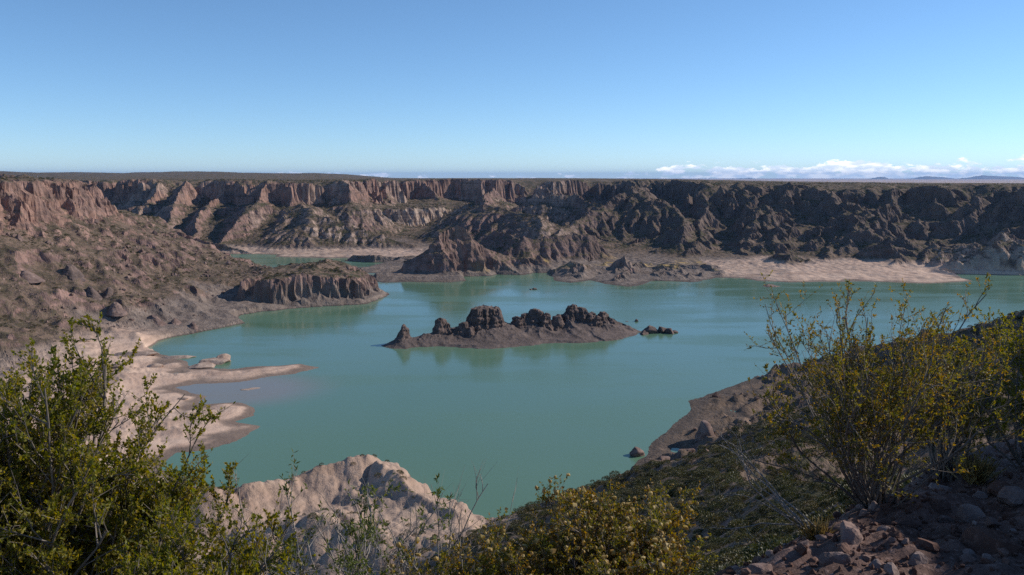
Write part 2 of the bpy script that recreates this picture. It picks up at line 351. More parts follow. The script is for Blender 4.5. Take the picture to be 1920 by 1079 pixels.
# ------------------------------------------------------------------ materials
def newmat(name):
    m = bpy.data.materials.new(name); m.use_nodes = True; t = m.node_tree
    return m, t, t.nodes['Principled BSDF']
def noise(t, vec, scale, detail=4.0, rough=.55, mscale=None):
    if mscale:
        mp = N(t, 'ShaderNodeMapping'); mp.inputs['Scale'].default_value = mscale; t.links.new(vec, mp.inputs[0]); vec = mp.outputs[0]
    n = N(t, 'ShaderNodeTexNoise', i_Scale=scale, i_Detail=detail, i_Roughness=rough); t.links.new(vec, n.inputs['Vector'])
    return n.outputs[0]
def attr(t, name):
    return N(t, 'ShaderNodeAttribute', attribute_name=name).outputs['Fac']
def terrain_material():
    m, t, b = newmat('terrain')
    pos = N(t, 'ShaderNodeNewGeometry'); P = pos.outputs['Position']
    sepn = N(t, 'ShaderNodeSeparateXYZ'); t.links.new(pos.outputs['Normal'], sepn.inputs[0])
    sepp = N(t, 'ShaderNodeSeparateXYZ'); t.links.new(P, sepp.inputs[0])
    big = noise(t, P, .011, 4); mid = noise(t, P, .06, 5, .6); fine = noise(t, P, .45, 6, .65)
    streak = noise(t, P, .12, 5, .6, (1, 1, .22)); strata = noise(t, P, .05, 5, .6, (.25, .25, 5.0))
    # bare rock: pinkish, with grey and pale zones
    rock = mixc(t, maprange(t, streak, .36, .66), (.145, .094, .080), (.33, .205, .168))
    rock = mixc(t, mathn(t, 'MULTIPLY', attr(t, 'red'), maprange(t, mid, .35, .65)), rock, (.36, .205, .145))
    rock = mixc(t, mathn(t, 'MULTIPLY', attr(t, 'dark'), .75), rock, mixc(t, streak, (.075, .058, .052), (.135, .105, .09)))  # darker rock, with some of the slopes' shade put into its colour
    rock = mixc(t, mathn(t, 'MULTIPLY', attr(t, 'pale'), maprange(t, streak, .3, .6)), rock, (.44, .335, .265))
    rock = mixc(t, mathn(t, 'MULTIPLY', maprange(t, strata, .52, .62), .45), rock, (.115, .08, .068))
    # soil and scree on gentler ground
    soil = mixc(t, maprange(t, mid, .35, .65), (.108, .076, .054), (.19, .132, .094))
    soil = mixc(t, maprange(t, fine, .55, .72), soil, (.30, .21, .16))
    steep = maprange(t, mathn(t, 'ADD', sepn.outputs[2], mathn(t, 'MULTIPLY', mathn(t, 'SUBTRACT', fine, .5), .35)), .86, .70)
    c = mixc(t, steep, soil, rock)
    # scrub seen from too far to tell plants apart
    vo = N(t, 'ShaderNodeTexVoronoi', i_Scale=.30); t.links.new(P, vo.inputs['Vector'])
    dots = mathn(t, 'ADD', vo.outputs['Distance'], mathn(t, 'MULTIPLY', mathn(t, 'SUBTRACT', mid, .5), 1.6))
    dots = maprange(t, dots, .56, .36)
    sc = mathn(t, 'MULTIPLY', mathn(t, 'MULTIPLY', dots, attr(t, 'scrub')), mathn(t, 'SUBTRACT', 1.0, mathn(t, 'MULTIPLY', steep, .8)))
    c = mixc(t, sc, c, mixc(t, fine, (.040, .045, .022), (.085, .075, .036)))
    # drawdown zone and sand
    mud = mixc(t, maprange(t, streak, .35, .65), (.155, .118, .098), (.25, .195, .16))
    mud = mixc(t, mathn(t, 'MULTIPLY', maprange(t, strata, .5, .6), .5), mud, (.17, .135, .115))
    c = mixc(t, attr(t, 'mud'), c, mud)
    sand = mixc(t, maprange(t, mid, .3, .7), (.46, .31, .23), (.60, .43, .325))
    sand = mixc(t, mathn(t, 'MULTIPLY', maprange(t, fine, .56, .74), .5), sand, (.30, .20, .15))
    c = mixc(t, attr(t, 'sand'), c, sand)
    c = mixc(t, mathn(t, 'MULTIPLY', attr(t, 'straw'), maprange(t, mid, .4, .6)), c, (.40, .27, .10))
    ring = noise(t, P, 1.0, 3, .6, (.012, .012, 1.35)); shorez = mathn(t, 'MAXIMUM', attr(t, 'sand'), attr(t, 'mud'))
    c = mixc(t, mathn(t, 'MULTIPLY', mathn(t, 'MULTIPLY', maprange(t, ring, .50, .60), shorez), .3), c, (.17, .125, .10))
    wet = maprange(t, mathn(t, 'ADD', sepp.outputs[2], mathn(t, 'MULTIPLY', mathn(t, 'SUBTRACT', mid, .5), .8)), .85, .25); c = mixc(t, mathn(t, 'MULTIPLY', wet, .7), c, (.085, .068, .058))
    t.links.new(c, b.inputs['Base Color']); b.inputs['Roughness'].default_value = .92; b.inputs['Specular IOR Level'].default_value = .15
    bn = N(t, 'ShaderNodeBump', i_Strength=.8, i_Distance=2.2)
    hh = mathn(t, 'ADD', mathn(t, 'MULTIPLY', fine, .45), mathn(t, 'MULTIPLY', noise(t, P, .22, 6, .68, (1, 1, .45)), 1.0))
    t.links.new(mathn(t, 'SUBTRACT', .85, mathn(t, 'MULTIPLY', attr(t, 'sand'), .5)), bn.inputs['Strength']); t.links.new(hh, bn.inputs['Height']); t.links.new(bn.outputs[0], b.inputs['Normal'])
    return m
TERRAIN = terrain_material()
# ------------------------------------------------------------------ terrain mesh: rings round the viewpoint, finer where the land is steep
def spaced(a, b, n): return np.linspace(a, b, n, endpoint=False)
rad = np.concatenate([np.geomspace(11, 150, 95, endpoint=False), spaced(150, 310, 110), spaced(310, 560, 100), spaced(560, 820, 105), spaced(820, 1320, 250), spaced(1320, 1900, 115), np.geomspace(1900, 65000, 60)])
azs = np.concatenate([np.linspace(-75, -37, 60, endpoint=False), np.linspace(-37, 37, 900), np.linspace(37, 80, 62)[1:]]) * np.pi / 180
RR, AA = np.meshgrid(rad, azs, indexing='ij')
TX = (RR * np.sin(AA)).astype(np.float32); TY = (RR * np.cos(AA)).astype(np.float32)
TZ, SH, DR, DM = height(TX, TY)
TZ = TZ - .25 * (RR < 14)
nr, nc = TX.shape
V = np.stack([TX, TY, TZ], -1).astype(np.float32)
du = np.gradient(V, axis=0); dv = np.gradient(V, axis=1)
NV = np.cross(dv, du); NV /= np.linalg.norm(NV, axis=-1, keepdims=True) + 1e-9
NV *= np.sign(NV[..., 2:3] + 1e-9)
steepv = sstep(.90, .62, NV[..., 2]) * sstep(1.0, 4.0, TZ) * sstep(120, 260, RR) * sstep(2200, 1800, RR)
nx3 = (np.abs(pn3(TX / 15, TY / 15, TZ / 42, 1)) - .25) * 5.0 + (np.abs(pn3(TX / 6, TY / 6, TZ / 16, 2)) - .25) * 2.4 + np.clip(pn3(TX / 55, TY / 55, TZ / 5.5, 3) * 3, -1, 1) * 1.3
V[..., :2] += (NV[..., :2] * (nx3 * steepv)[..., None])
V[..., 2] += NV[..., 2] * nx3 * steepv * .5
kn_ = sstep(60, 30, np.abs(TX + 45)) * sstep(165, 180, TY) * sstep(300, 285, TY) * sstep(1.5, 4, TZ)
V[..., 2] -= kn_ * (.45 * np.clip(np.abs(pn2(TX / 6 + TY / 22, TY / 15 - TX / 30, 113)) * -3 + 1, 0, 1) + 1.5 * np.clip(np.abs(pn2(TX / 26 + 7.3, TY / 34, 115)) * -9 + 1, 0, 1) * sstep(4, 9, TZ) * sstep(-.1, .25, pn2(TX / 30, TY / 30, 116)))
V[..., 2] += kn_ * (.45 * fbm2(TX / 3.5, TY / 5, 3, 117))
rs_ = sstep(15, 35, TX) * sstep(245, 275, TY) * sstep(460, 430, TY) * sstep(.3, 2, TZ) * sstep(34, 22, TZ)
V[..., 2] += rs_ * (2.4 * (ridged2(TX / 17, TY / 17, 3, 118) - .9) + 1.0 * fbm2(TX / 5, TY / 6, 3, 119))
rub = sstep(2, 5, TZ) * sstep(100, 250, RR) * sstep(2000, 1500, RR)
V[..., 2] += rub * .7 * pn2(TX / 5.5, TY / 5.5, 111) * np.where(DR > 8, .3, 1)
xf, yf, zf = TX, TY, TZ
bankm = sstep(-110, -150, xf) * sstep(700, 660, yf) * sstep(500, 530, yf)
m_low = sstep(10 + 9 * bankm, 5 + 7 * bankm, zf + (2.5 + 4 * bankm) * pn2(xf / 30, yf / 30, 121))
sandm = np.maximum(m_low * sstep(-55, -75, xf) * sstep(545, 500, yf) * (.12 + .88 * sstep(-262, -226, xf + .12 * (yf - 400))), 0)
sandm = np.maximum(sandm, m_low * sstep(270, 285, xf) * sstep(780, 800, yf) * sstep(.30, .24, 0 * xf + .0) * 1.0)
barm = sstep(9, 6, zf) * sstep(205, 225, xf) * sstep(760, 790, yf) * sstep(990, 960, yf)
sandm = np.maximum(sandm, barm * .75)
backm = sstep(7, 4, zf) * sstep(1020, 1060, yf) * sstep(-80, -110, xf); sandm = np.maximum(sandm, backm * .8)
knoll = sstep(28, 20, zf) * sstep(60, 30, np.abs(xf + 45)) * sstep(165, 180, yf) * sstep(300, 285, yf); sandm = np.maximum(sandm * (1 - knoll), knoll * .62)
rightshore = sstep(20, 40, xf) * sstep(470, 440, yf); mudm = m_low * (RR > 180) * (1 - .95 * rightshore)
redm = sstep(-20, -120, xf) * sstep(40, 60, zf) * (RR > 300) * .6
palem = sstep(1300, 1400, yf) * sstep(-330, -260, xf) * sstep(0, -60, xf) * sstep(56, 46, zf) + .5 * sstep(.55, .75, pn2(xf / 120, yf / 120, 133) + .5) * (yf > 850)
palem = np.maximum(palem, knoll * .55)
conem = sstep(70, 40, np.hypot((xf + 220) / 1.4, yf - 1165)) * sstep(3, 8, zf); palem = np.maximum(palem, conem * .7)
strawm = (xf < 215) * sstep(.25, .5, pn2(xf / 45, yf / 45, 141) + .25) * sstep(3, 5, zf) * sstep(14, 8, zf) * sstep(860, 880, yf) * sstep(1000, 950, yf)
scrubm = (1 - m_low) * (1 - .5 * sstep(-180, -220, xf) * sstep(930, 880, yf)) * sstep(6, 12, zf) * (1 - .55 * knoll) * np.where(DR > 5, 1.0, .85)
palem = np.clip(palem, 0, 1) * (1 - .8 * sstep(.05, .12, AA) * (yf > 900)); darkm = sstep(.06, .16, AA) * sstep(820, 900, yf) * (1 - .8 * palem) + .35 * sstep(-.02, .06, AA) * (yf > 900); hillR = sstep(95, 60, np.hypot((xf - 535) / 1.25, yf - 892)); palem = np.maximum(palem, hillR); mudm = mudm * (1 - .5 * hillR); darkm = darkm * (1 - hillR); darkm = np.clip(np.maximum(darkm, .8 * rightshore), 0, 1)  # darkm: darker rock plus painted shade on the far right wall and right shore
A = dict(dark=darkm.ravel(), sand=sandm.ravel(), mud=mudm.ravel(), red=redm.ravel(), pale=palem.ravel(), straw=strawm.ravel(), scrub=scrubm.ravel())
VV = V.reshape(-1, 3)
ii = np.arange(nr * nc).reshape(nr, nc)
F = np.stack([ii[:-1, :-1], ii[:-1, 1:], ii[1:, 1:], ii[1:, :-1]], -1).reshape(-1, 4)
F = F[:, ::-1]
fz = VV[F][:, :, 2].max(1); keep = fz > -2.5
F = F[keep]
fc = VV[F].mean(1); drf = DR.ravel()[F[:, 0]]
reg = np.full(len(F), 2)                                        # canyon slopes
reg[(drf > 0)] = 3                                              # plateau
reg[(fc[:, 1] < 960) & (fc[:, 0] < -60) & (drf < 0) & (fc[:, 0] + .30 * fc[:, 1] < 110)] = 1
reg[(fc[:, 1] < 960) & (fc[:, 1] > 800) & (fc[:, 0] > -210) & (drf < 0)] = 2
rf = np.hypot(fc[:, 0], fc[:, 1])
reg[(rf < 560) & (fc[:, 0] > -75)] = 0
reg[(rf < 230)] = 0
reg[(sandm.ravel()[F[:, 0]] > .5) & (fc[:, 0] < -70) & (fc[:, 1] < 560) & (fc[:, 1] > 285)] = 4
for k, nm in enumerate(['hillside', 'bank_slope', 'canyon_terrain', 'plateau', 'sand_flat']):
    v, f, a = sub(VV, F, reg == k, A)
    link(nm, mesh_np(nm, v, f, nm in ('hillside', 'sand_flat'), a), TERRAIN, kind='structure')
# ------------------------------------------------------------------ near ground
def near_ground(x, y):
    h = land(x, y)[0]
    r = np.hypot(x, y)
    n = .10 * fbm2(x / 1.3, y / 1.3, 3, 151) + .045 * (ridged2(x / .45, y / .45, 3, 155) - .9) + .02 * fbm2(x / .12, y / .12, 2, 159)
    return h + n * sstep(30, 14, r)
def soil_material():
    m, t, b = newmat('stony_soil')
    P = N(t, 'ShaderNodeNewGeometry').outputs['Position']
    a = noise(t, P, 2.2, 6, .6); f = noise(t, P, 22, 6, .65); g = noise(t, P, 80, 4, .6)
    c = mixc(t, maprange(t, a, .35, .65), (.105, .066, .054), (.19, .12, .10))
    c = mixc(t, maprange(t, f, .5, .68), c, (.27, .18, .152)); c = mixc(t, maprange(t, g, .55, .7), c, (.08, .052, .045))
    t.links.new(c, b.inputs['Base Color']); b.inputs['Roughness'].default_value = .95; b.inputs['Specular IOR Level'].default_value = .12
    bn = N(t, 'ShaderNodeBump', i_Strength=.7, i_Distance=.02)
    t.links.new(mathn(t, 'ADD', f, mathn(t, 'MULTIPLY', g, .4)), bn.inputs['Height']); t.links.new(bn.outputs[0], b.inputs['Normal'])
    return m
SOIL = soil_material()
nxs = np.arange(-6, 12.5, .06, dtype=np.float32); nys = np.arange(.5, 13, .06, dtype=np.float32)
NX, NY = np.meshgrid(nxs, nys); NZ = near_ground(NX, NY)
ii = np.arange(NX.size).reshape(NX.shape)
Fn = np.stack([ii[:-1, :-1], ii[:-1, 1:], ii[1:, 1:], ii[1:, :-1]], -1).reshape(-1, 4)
link('ground', mesh_np('ground', np.stack([NX, NY, NZ], -1).reshape(-1, 3), Fn, True), SOIL, kind='structure')
def ground_z(x, y):
    return float(near_ground(np.array([x]), np.array([y]))[0])
# ------------------------------------------------------------------ lake
def water_material():
    m, t, b = newmat('water')
    P = N(t, 'ShaderNodeNewGeometry').outputs['Position']
    big = noise(t, P, .006, 3, .5, (1, .45, 1))
    c = mixc(t, maprange(t, big, .35, .65), (.104, .190, .118), (.116, .205, .134))
    c = mixc(t, attr(t, 'shallow'), c, (.24, .19, .165))
    t.links.new(c, b.inputs['Base Color']); b.inputs['IOR'].default_value = 1.33; b.inputs['Specular IOR Level'].default_value = .38
    wind = noise(t, P, .014, 4, .6, (.5, 1.6, 1)); t.links.new(maprange(t, wind, .40, .62, .10, .24), b.inputs['Roughness'])
    w = noise(t, P, .55, 4, .6, (1, .6, 1)); w2 = noise(t, P, 2.2, 3, .6, (1, .7, 1))
    bn = N(t, 'ShaderNodeBump', i_Strength=.35, i_Distance=.10)
    t.links.new(mathn(t, 'ADD', w, mathn(t, 'MULTIPLY', w2, .3)), bn.inputs['Height']); t.links.new(bn.outputs[0], b.inputs['Normal'])
    return m
wx = np.arange(-900, 1500, 9, dtype=np.float32); wy = np.arange(190, 1180, 9, dtype=np.float32)
WX, WY = np.meshgrid(wx, wy)
shal = sstep(45, 20, np.hypot((WX - wat(420, 730)[0]) / 1.3, WY - wat(420, 730)[1])) * .75
ii = np.arange(WX.size).reshape(WX.shape)
Fw = np.stack([ii[:-1, :-1], ii[:-1, 1:], ii[1:, 1:], ii[1:, :-1]], -1).reshape(-1, 4)
link('lake_water', mesh_np('lake_water', np.stack([WX, WY, 0 * WX], -1).reshape(-1, 3), Fw, True, dict(shallow=shal.ravel())), water_material(), kind='structure')
# ------------------------------------------------------------------ blue range beyond the plain
def mountains():
    px = np.linspace(1150, 2500, 420); prof_x = [1150,1300,1390,1405,1425,1480,1540,1620,1640,1650,1660,1672,1684,1700,1715,1735,1752,1775,1790,1815,1828,1845,1870,1900,1930,2000,2100,2250,2400,2500]
    prof_y = [338,337,334.5,333.5,336,337,336.5,336,333,331,332,337,341,336,333.5,330,331,332.5,335,333,330,328.5,330,331,334,330,333,328,333,338]
    top = np.interp(px, prof_x, prof_y) + .5 * pn2(px / 9, px * 0, 5) + .35 * pn2(px / 3.5, px * 0, 6)
    V = []; rows = 26
    for j in range(rows):
        u = j / (rows - 1); Y = 36000 + 8000 * u
        k = np.where(u < .62, (u / .62) ** 1.3, 1 - (u - .62) / .38)
        for i, p in enumerate(px):
            x, _, zt = at(p, top[i], 41000); base = -260.0
            z = base + (zt - base) * k
            V.append((x * Y / 41000, Y, z))
    V = np.array(V); V[:, 2] += np.where((V[:, 2] > -200), 60 * (ridged2(V[:, 0] / 2500, V[:, 1] / 2500, 4, 7) - .9), 0) * np.repeat(np.sin(np.linspace(0, np.pi, rows)) * (np.abs(np.linspace(0, 1, rows) - .62) > .06), len(px))
    ii = np.arange(len(V)).reshape(rows, len(px))
    F = np.stack([ii[:-1, :-1], ii[:-1, 1:], ii[1:, 1:], ii[1:, :-1]], -1).reshape(-1, 4)
    m, t, b = newmat('mountain_rock')
    P = N(t, 'ShaderNodeNewGeometry').outputs['Position']
    t.links.new(mixc(t, noise(t, P, .002, 5), (.09, .08, .07), (.20, .16, .13)), b.inputs['Base Color']); b.inputs['Roughness'].default_value = .95
    link('mountain_range', mesh_np('mountain_range', V, F), m, kind='structure')
mountains()
# ------------------------------------------------------------------ rocks standing in the lake and on its shores
def rock_material(name, dark, light, accent, scale=1.0, band=5.0):
    m, t, b = newmat(name)
    g = N(t, 'ShaderNodeNewGeometry'); P = g.outputs['Position']
    a = noise(t, P, .25 * scale, 6, .62); f = noise(t, P, 1.6 * scale, 5, .65); st = noise(t, P, .10 * scale, 5, .6, (.3, .3, band))
    c = mixc(t, maprange(t, a, .35, .66), dark, light)
    c = mixc(t, mathn(t, 'MULTIPLY', maprange(t, st, .5, .62), .6), c, accent)
    c = mixc(t, mathn(t, 'MULTIPLY', maprange(t, f, .54, .7), .5), c, tuple(min(1, v * 1.35) for v in light))
    if scale > 5:
        oi = N(t, 'ShaderNodeObjectInfo'); hv = N(t, 'ShaderNodeHueSaturation'); t.links.new(c, hv.inputs['Color'])
        t.links.new(maprange(t, oi.outputs['Random'], 0, 1, .6, 1.25, False), hv.inputs['Value']); t.links.new(maprange(t, oi.outputs['Random'], 0, 1, 1.25, .6, False), hv.inputs['Saturation']); c = hv.outputs[0]
    t.links.new(c, b.inputs['Base Color']); b.inputs['Roughness'].default_value = .92; b.inputs['Specular IOR Level'].default_value = .15
    bn = N(t, 'ShaderNodeBump', i_Strength=.8, i_Distance=.5 / scale)
    t.links.new(mathn(t, 'ADD', a, mathn(t, 'MULTIPLY', f, .5)), bn.inputs['Height']); t.links.new(bn.outputs[0], b.inputs['Normal'])
    return m
TUFF = rock_material('dark_tuff', (.085, .062, .053), (.185, .13, .108), (.075, .056, .05))
SCREE = rock_material('island_scree', (.10, .076, .066), (.168, .127, .11), (.09, .07, .062), .8, 3.0)
PINK = rock_material('pink_sandstone', (.27, .19, .15), (.44, .33, .26), (.21, .14, .11), 1.0, 6.0)
STONE = rock_material('red_stone', (.14, .082, .066), (.27, .175, .145), (.115, .07, .06), 9.0, 2.0)
BOULDER = rock_material('brown_boulder', (.13, .085, .07), (.25, .175, .145), (.11, .072, .06), 1.2, 2.0)
def island():
    base = [(716,657,496),(740,650,502),(757,629,508),(775,634,508),(800,631,510),(829,622,514),(868,620,516),(890,616,518),(911,600,524),(935,600,526),(958,609,527),(978,605,530),(1000,600,532),(1030,604,534),(1055,605,536),(1075,592,540),(1105,596,542),(1132,599,542),(1160,609,543),(1190,617,542),(1218,627,540)]
    base = [at(px, py - np.interp(px, [720, 760, 800, 1150, 1215], [0, 2, 5, 4, 0]), Y + np.interp(px, [760, 920], [-4, 6])) for px, py, Y in base]
    # towers: column, row of the top, distance, radius, flat share of the top, steepness
    tw = [(757,609,509,2.3,.06,2.0),(822,599,514,3.6,.25,2.6),(829,595,516,4.2,.15,2.2),(838,606,514,3.4,.2,1.8),(868,604,513,3.2,.3,2.6),(860,612,513,3.2,.3,2.0),(882,612,512,3.6,.2,2.2),(900,578,524,5.0,.7,2.6),(911,576,526,6.0,.8,2.6),(922,577,525,5.0,.7,2.6),(932,588,523,4.0,.3,2.2),(892,596,519,4.0,.3,2.4),
          (972,594,529,4.2,.3,2.0),(985,588,531,4.5,.3,2.0),(1000,579,533,4.6,.4,2.4),(1008,582,532,4.4,.4,2.6),(1024,588,530,4.5,.25,2.2),(1045,592,533,5.0,.3,1.6),(1060,587,537,3.6,.3,2.2),(1070,574,540,4.4,.4,2.4),(1077,571,541,4.4,.3,2.2),(1090,577,541,4.6,.3,1.8),(1108,585,540,5.0,.3,1.5),(1132,585,542,4.2,.35,2.2),(1121,592,537,4.4,.2,2.0),(1145,596,542,3.6,.2,1.6),(1168,609,543,3.0,.2,1.5)]
    groups = [0,1,1,1,2,2,2,3,3,3,3,3,4,4,4,4,4,5,6,6,6,6,6,7,7,7,7]
    res = .42; xs = np.arange(-88, 100, res); ys = np.arange(470, 590, res)
    X, Y = np.meshgrid(xs, ys); X = X.astype(np.float32); Y = Y.astype(np.float32)
    wx = X + 1.5 * pn2(X / 9, Y / 9, 201) + .7 * pn2(X / 3.2, Y / 3.2, 202); wy = Y + 1.5 * pn2(X / 9, Y / 9, 203) + .7 * pn2(X / 3.2, Y / 3.2, 204)
    d2 = np.full(X.shape, 1e9, np.float32); zt = np.zeros(X.shape, np.float32)
    h = np.full(X.shape, -30., np.float32)
    for a, b in zip(base[:-1], base[1:]):
        dd, t = seg_dist2(wx, wy, a, b); d = np.sqrt(dd)
        zz = a[2] + (b[2] - a[2]) * t
        h = smax(h, zz - .62 * np.minimum(d, 34) + .0085 * np.minimum(d, 34) ** 2 - .4 * np.maximum(d - 34, 0), .5)
    h = h + (.9 * (ridged2(X / 11, Y / 16, 3, 211) - .9)) * sstep(0, 5, h)
    tal = h.copy(); gid = np.full(X.shape, -1); hb = np.full(X.shape, -99.)
    for k, (px, py, Yc, r, flat, st) in enumerate(tw):
        cx, cy, cz = at(px, py, Yc + np.interp(px, [760, 920], [-3, 6])); st *= 1.25; r *= 1.3; flat *= 1.0 if groups[k] == 3 else .55
        ang = np.arctan2(wy - cy, wx - cx); d = np.hypot(wx - cx, (wy - cy) * .85)
        rr = r * (1 + .22 * pn2(np.cos(ang) * 2.2 + k, np.sin(ang) * 2.2, 221) + .10 * pn2(np.cos(ang) * 6 + k, np.sin(ang) * 6, 223))
        e = np.maximum(d - rr * flat, 0)
        th = cz - st * np.maximum(e - rr * (1 - flat) * .35, 0) - np.minimum(e, rr * (1 - flat) * .35) * .45 + .5 * pn2(X / 2.6, Y / 2.6, 225) + .5 * (ridged2(X / 5, Y / 5, 2, 227) - .8)
        c = th > hb; hb = np.where(c, th, hb); gid = np.where(c, groups[k], gid)
    up = hb > h; h = np.maximum(h, hb); gid = np.where(up, gid, -1)
    V = np.stack([X, Y, h], -1)
    du = np.gradient(V, axis=1); dv = np.gradient(V, axis=0); n = np.cross(du, dv); n /= np.linalg.norm(n, axis=-1, keepdims=True)
    st = sstep(.88, .6, n[..., 2]) * sstep(.5, 2, h)
    q = (np.abs(pn3(X / 5.5, Y / 5.5, h / 14, 231)) - .25) * 2.4 + (np.abs(pn3(X / 2.2, Y / 2.2, h / 5, 232)) - .25) * .9 + np.clip(pn3(X / 18, Y / 18, h / 1.5, 233) * 2.5, -1, 1) * .55
    V = V + n * (q * st)[..., None]; V[..., 2] += .12 * pn2(X / 1.1, Y / 1.1, 235) * sstep(.3, 1, h)
    VV = V.reshape(-1, 3); ii = np.arange(len(VV)).reshape(X.shape)
    F = np.stack([ii[:-1, :-1], ii[:-1, 1:], ii[1:, 1:], ii[1:, :-1]], -1).reshape(-1, 4)
    F = F[VV[F][:, :, 2].max(1) > -1.2]; fg = gid.ravel()[F[:, 0]]
    root = link('rock_island', None, label='long dark rock island with eroded towers in the middle of the lake', cat='island'); root.location = (5, 520, 0)
    off = np.array([5, 520, 0])
    for g in [-1] + sorted(set(groups)):
        v, f, _ = sub(VV, F, fg == g, {})
        if len(f) < 20: continue
        link('scree_slope' if g < 0 else 'rock_tower', mesh_np('rock_tower', v - off, f, False), SCREE if g < 0 else TUFF, root)
island()
import bmesh
def boulder_mesh(seed, subdiv=3, cuts=9, squash=(1, 1, .75), rough=.12):
    rn = np.random.RandomState(seed); bm = bmesh.new(); bmesh.ops.create_icosphere(bm, subdivisions=subdiv, radius=1.0)
    V = np.array([v.co[:] for v in bm.verts]); 
    for k in range(cuts):
        n = rn.normal(size=3); n /= np.linalg.norm(n); d = rn.uniform(.42, .85)
        p = V @ n; V = V - np.outer(np.maximum(p - d, 0) * .92, n)
    V = V * (1 + rough * (pn3(V[:, 0] * 1.7 + seed * 3.1, V[:, 1] * 1.7, V[:, 2] * 1.7, seed))[:, None] + rough * .5 * pn3(V[:, 0] * 4 + seed, V[:, 1] * 4, V[:, 2] * 4, seed + 1)[:, None])
    V = V * np.array(squash)
    for v, c in zip(bm.verts, V): v.co = c
    me = bpy.data.meshes.new('boulder'); bm.to_mesh(me); bm.free()
    me.polygons.foreach_set('use_smooth', np.full(len(me.polygons), subdiv > 3, bool)); return me
def rock_at(name, me, loc, size, rot, mat, label, cat='rock', group=None):
    o = link(name, me, mat, label=label, cat=cat, group=group); o.location = loc; o.scale = size; o.rotation_euler = rot
    return o
BM = [boulder_mesh(k, 4, 9, (1, .85, .8), .2) for k in range(4)]
def cluster(label, lumps, mat, cat='islet'):
    """one rock of several lumps joined by overlap: a single thing with its lumps as parts"""
    x0, y0, _ = lumps[0][0]
    root = link('rock_islet', None, label=label, cat=cat); root.location = (x0, y0, 0)
    for k, (p, s, rz) in enumerate(lumps):
        o = link('rock_lump', BM[k % 4].copy(), None, root); o.data.materials.clear(); o.data.materials.append(mat)
        o.location = (p[0] - x0, p[1] - y0, p[2]); o.scale = s; o.rotation_euler = (0, 0, rz)
def wz(px, py, z=0.0):
    x, y = wat(px, py); return (x, y, z)
cluster('low knobbly islet just off the right end of the long rock island', [(wz(1222,624,1.5),(7,5,5.5),.3),(wz(1241,623,1.0),(5,4.5,5.5),1.2),(wz(1257,625,.5),(4.5,4,3.2),2.0),(wz(1208,627,.2),(6,4,2.6),.8),(wz(1266,624,.3),(3.6,3,2.2),.1)], TUFF)
cluster('tiny dark rock stack jutting from the water behind the rock island', [(wz(1194,603,.6),(1.7,1.5,2.2),.4)], TUFF, 'rock')
cluster('small flat rock barely awash left of the tiny stack', [(wz(1176,603,-.1),(2.2,1.5,.7),.4)], TUFF, 'rock')
cluster('small dark rock alone in open water in front of the far shore', [(wz(1003,543,.3),(3.6,3,2.2),.4),(wz(996,543,-.2),(4,3,1.5),1.4)], TUFF, 'rock')
cluster('dark flat reef awash in the water behind the leafy bush', [(wz(1474,597,-.9),(8.5,6,1.7),0.0),(wz(1464,598,-1.0),(7,5,1.6),.5)], BOULDER, 'reef')
cluster('small dark rock in the lake beside the tips of the leafy bush', [(wz(1583,598,.2),(3.0,2.6,1.9),1.0)], TUFF, 'rock')
cluster('low brown mound of rock off the pale sand bar', [(wz(1446,537,-.3),(11,8,3.6),.2),(wz(1455,537,-.6),(7,6,2.4),1.0)], BOULDER, 'rock')
cluster('pale pink layered rock beside the tip of the sand spit', [(wz(384,688,.6),(9,7,2.6),.5),(wz(408,681,.9),(9.5,6,3.4),.4),(wz(420,678,1.4),(5,4.5,3.2),1.1)], PINK, 'rock')
cluster('thin pink slab lying in the shallows below the sand spit', [(wz(476,729,-.2),(6.5,2.6,.9),.35),(wz(462,731,-.2),(3,2.2,.9),.1)], PINK, 'slab')
cluster('brown boulder standing in the water off the right shore', [(wz(1196,853,1.2),(3.4,3.0,3.0),.6)], BOULDER, 'boulder')
cluster('brown boulder on the waterline just behind the seeding bush', [(wz(1157,915,.9),(2.8,2.4,2.6),1.6)], BOULDER, 'boulder')
def hz(x, y): return float(height(np.array([x], np.float32), np.array([y], np.float32))[0][0])
for px, py, dz, s, lab in [(1318,815,1.5,(6.5,5,6),'large dark red boulder perched on the right shore bank'),(1285,850,.4,(3.6,3,2.4),'brown boulder low on the right shore bank'),
        (1245,862,.3,(3.0,2.4,1.8),'small boulder near the waterline of the right shore')]:
    x, y = wat(px, py + 30); z = hz(x, y); k = (100 - z) / 100; x, y = wat(px, py); x *= k; y *= k
    rock_at('boulder', BM[int(px) % 4].copy(), (x, y, hz(x, y) + dz), s, (0, 0, px), BOULDER, lab, 'boulder')
